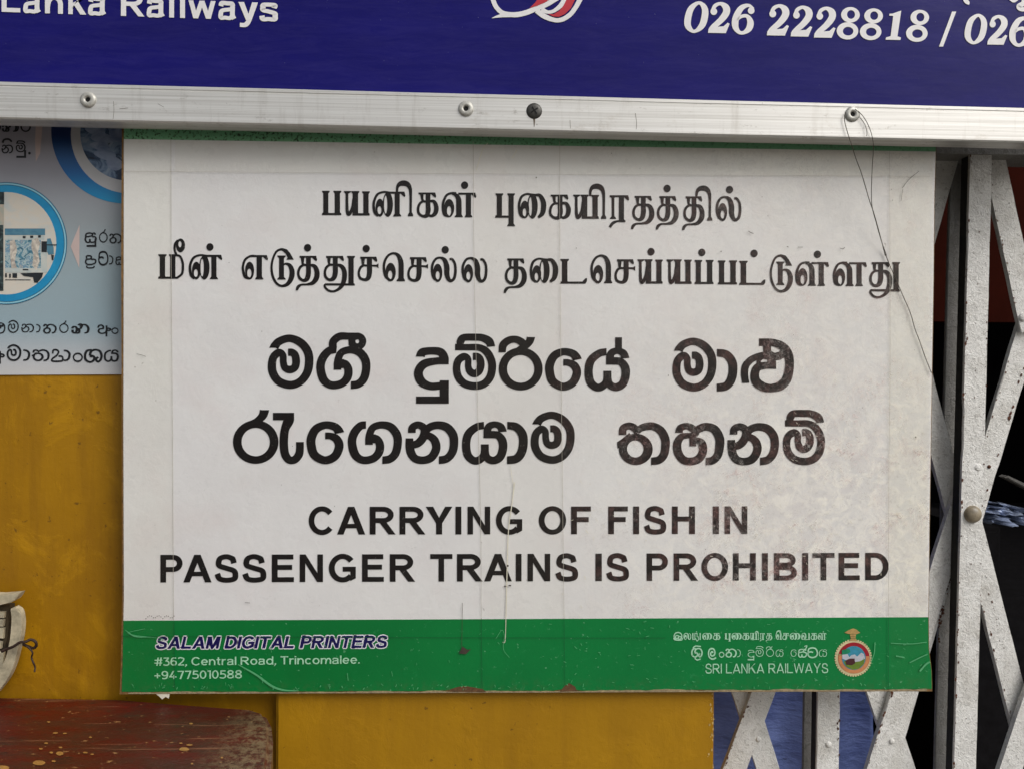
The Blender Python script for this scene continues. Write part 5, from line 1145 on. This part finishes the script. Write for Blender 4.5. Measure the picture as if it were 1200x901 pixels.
# frame: face, inner lip and lower return
ft = lambda x: 95.5 + (x - 0) * (126.5 - 95.5) / 1200
fb = lambda x: 139.3 + (x - 0) * (167.2 - 139.3) / 1200
NX = 60
def extr(name, prof, mat):
    """profile (f, Y): f=0 top edge, f=1 bottom edge of the face; swept along the frame"""
    V, Fc = [], []
    for k in range(NX + 1):
        px = -160 + 1520 * k / NX
        a, b = at(px, ft(px), YFR), at(px, fb(px), YFR)
        for (f_, yy) in prof:
            p = a + (b - a) * f_; V.append(Vector((p.x, yy, p.z + .00025 * noise.noise(Vector((p.x * 6, f_ * 3, 0))))))
    m = len(prof)
    for k in range(NX):
        for i in range(m): j = (i + 1) % m; Fc.append((k * m + i, (k + 1) * m + i, (k + 1) * m + j, k * m + j))
    Fc.append(tuple(range(m))); Fc.append(tuple(NX * m + i for i in range(m))[::-1])
    return mesh_obj(name, V, Fc, mat, blue)
extr('frame', [(0, YS - .0005), (0.0, YFR + .0015), (.02, YFR), (.10, YFR), (.115, YFR + .0006), (.14, YFR + .0006), (.155, YFR), (.96, YFR), (1.0, YFR + .0012), (1.0, YFR + .024), (.93, YFR + .024), (.93, YFR + .003), (.05, YFR + .003)], MA)
def washer(px, py, r=.0083, mat=MIR):
    c = at(px, py, YFR); V, Fc = [], []; seg = 24
    prof = [(1, 0), (.98, .0012), (.80, .0022), (.55, .0026), (.36, .0022), (.30, .0006)]
    for (k, h) in prof:
        for i in range(seg): a = 2 * math.pi * i / seg; V.append(Vector((c.x + r * k * math.cos(a), c.y - h, c.z + r * k * math.sin(a))))
    for j in range(len(prof) - 1):
        for i in range(seg): Fc.append((j * seg + i, j * seg + (i + 1) % seg, (j + 1) * seg + (i + 1) % seg, (j + 1) * seg + i))
    ob = mesh_obj('rivet', V, Fc, mat, blue, True)
    c2 = [c + Vector((r * .31 * math.cos(a), -.0007, r * .31 * math.sin(a))) for a in [i * math.pi / 6 for i in range(12)]]
    mesh_obj('rivet_hole', c2, [tuple(range(12))], MHO, ob)
    return ob
for p in ((103.5, 117.5), (546, 128), (998.7, 134.5)): washer(*p)
sc = at(626, 130.5, YFR)
scr = dome('screw', sc, .0086, .0024, MBK, blue, 24, 5)
V, Fc = [], []
for a in (math.radians(35), math.radians(125)):
    d = Vector((math.cos(a), 0, math.sin(a))) * .0046; s_ = Vector((-math.sin(a), 0, math.cos(a))) * .0008; o0 = len(V)
    V += [sc + d + s_, sc + d - s_, sc - d - s_, sc - d + s_]; V[-4:] = [v + Vector((0, -.0026 - .0001 * a, 0)) for v in V[-4:]]; Fc.append((o0, o0 + 1, o0 + 2, o0 + 3))
mesh_obj('cross_slot', V, Fc, MHO, scr)
emit('drip_stain', [P([(624.5, 138), (627.5, 138), (627, 143), (626.3, 149), (625.6, 149), (625.2, 143)])], MDM, blue, YFR - .0002)
emit('scuff', [hair([(133, 119), (133.5, 130), (132.5, 140)], 0, .4), hair([(744.5, 133), (746, 144), (745.5, 152)], 0, .4), hair([(140, 128), (150, 127)], 0, .5), hair([(185, 122), (192, 126)], 0, .4), hair([(668, 141), (668.4, 151)], 0, .4)], MDM, blue, YFR - .0002)
# white words
bL = [(1.8, 23.8), (27, 47.5), (52.7, 74), (80, 100.5), (103, 124), (141.7, 169), (171.7, 192.7), (198.3, 204), (211, 216.8), (220.8, 252.7), (255.7, 276.5), (279.3, 302.2), (304, 325.7)]
YL = YS - .0006
emit_words(line('Lanka Railways', bL, -14.6, 14.2, -3.6, 25.2, .205, (0, 325)), MWI, blue, YL, 9)
def d0(): return [R([(140, 22, 22), (178, 55, 40), (182, 110, 46), (160, 180, 42), (108, 218, 22), (68, 185, 42), (65, 130, 46), (88, 60, 40)], closed=True)]
def d2(): return [EL(243, 82, 23, 24, n=20), R([(236, 74, 26), (252, 42, 26), (290, 28, 24), (325, 52, 46), (328, 90, 48), (292, 140, 42), (235, 190, 34), (212, 212, 20)]), P([(203, 228), (206, 205), (235, 182), (270, 186), (310, 183), (338, 158), (352, 165), (325, 230)])]
def d6(): return [EL(499, 76, 23, 23, n=20), R([(512, 66, 24), (482, 40, 22), (432, 58, 38), (396, 120, 46), (390, 180, 44), (412, 220, 28), (445, 227, 24), (483, 200, 42), (494, 155, 44), (472, 114, 26), (432, 116, 22), (402, 142, 14)])]
def d8(): return [EL(168, 112, 64, 52, 27, 29, 172, 110), EL(148, 220, 74, 58, 36, 29, 152, 222)]
def d1(): return [P([(298, 96), (358, 75), (332, 252), (356, 260), (352, 277), (250, 275), (254, 260), (285, 250), (303, 112), (275, 110), (278, 97)])]
B0, B2, B6, B8, B1 = (45, 12, 204, 228), (203, 16, 352, 230), (368, 28, 523, 240), (75, 62, 230, 276), (250, 75, 358, 277)
ph = tile(d0() + d2() + d6() + place(d2(), B2, (607, 31, 758, 247)) + place(d2(), B2, (770, 41, 918, 254)) + place(d2(), B2, (930, 48, 1078, 262)) + place(d8(), B8, (1087, 53, 1242, 272)), 795, 0, 205 / 1200)
ph += tile(d8() + d1() + place(d8(), B8, (392, 72, 547, 288)) + [P([(617, 322), (645, 322), (735, 82), (707, 82)])] + place(d0(), B0, (797, 98, 945, 306)) + place(d2(), B2, (948, 105, 1085, 310)) + place(d6(), B6, (1100, 116, 1250, 324)), 995, 0, 205 / 1200)
ph += tile([R([(790, -30, 30), (800, 5, 30), (815, 22, 26), (822, 34, 8)]), R([(1105, -10, 26), (1130, 10, 20), (1160, -10, 20)]), R([(1210, -20, 40), (1195, 25, 34), (1165, 45, 34), (1180, 65, 30), (1240, 65, 30)])], 995, 0, 205 / 1200)
emit('lettering', ph, MWI, blue, YL, 'white bold italic telephone numbers')
s6 = 140 / 1200
lg = tile([R([(120, -80, 44), (148, -10, 46), (185, 75, 46), (255, 135, 46), (370, 152, 52), (480, 132, 52), (570, 96, 52), (690, 45, 54), (800, -25, 60)]), P([(135, 187), (175, 165), (225, 145), (300, 150), (340, 176), (240, 178)]),
           R([(590, 110, 52), (665, 165, 52), (760, 203, 44), (835, 203, 44), (915, 160, 46), (975, 90, 46), (1030, -10, 50), (1060, -80, 50)]), R([(640, 95, 50), (700, 125, 34), (765, 112, 36), (835, 55, 46), (880, -20, 48)]), ], 560, 0, s6)
logo = emit('logo', lg, MWI, blue, YL, 'white and red swoosh logo, cut off at the top')
emit('logo_red', tile([P([(705, 145), (760, 146), (815, 115), (860, 60), (895, -10), (980, -10), (935, 85), (875, 145), (815, 172), (760, 170)]), P([(520, 85), (575, 30), (605, -10), (735, -10), (680, 25), (600, 60)])], 560, 0, s6), MRD, logo, YL - .0003)

# ---- loose wire from the right rivet ---------------------------------------------
def w3(pts, r=.00045):
    """wire traced in the photo: in front of the frame's face, then swinging back to the notice"""
    dep = lambda y: -.0385 if y < 168 else -.0385 + (.0355 * min(1, (y - 168) / 130))
    return tube_mesh([at(a, b, dep(b)) for a, b in crom(pts)], r, 5)
wv = [w3([(991, 132), (989.5, 140), (993, 155), (998, 170), (1003, 186), (1010, 205), (1018.5, 234), (1024, 250), (1031, 275), (1037.5, 300)]),
      w3([(1002, 128), (1010, 135), (1017, 146), (1022, 160), (1023.5, 175), (1022, 200), (1021.5, 238), (1027, 262), (1033, 283), (1039, 300)], .0004),
      w3([(1007, 137), (1014, 147), (1016, 157), (1015, 160)], .0003),
      w3([(1037.5, 298), (1043, 312), (1048.5, 324), (1056, 342), (1066.5, 366), (1072, 385), (1077, 398), (1084, 418), (1091.5, 437)])]
V, Fc = [], []
for a, b in wv:
    o0 = len(V); V += a; Fc += [tuple(i + o0 for i in f) for f in b]
o = mesh_obj('loose_wire', V, Fc, MWR, None, True); prop(o, 'thin loose wire hanging from the right rivet of the aluminium frame over the notice', 'wire')
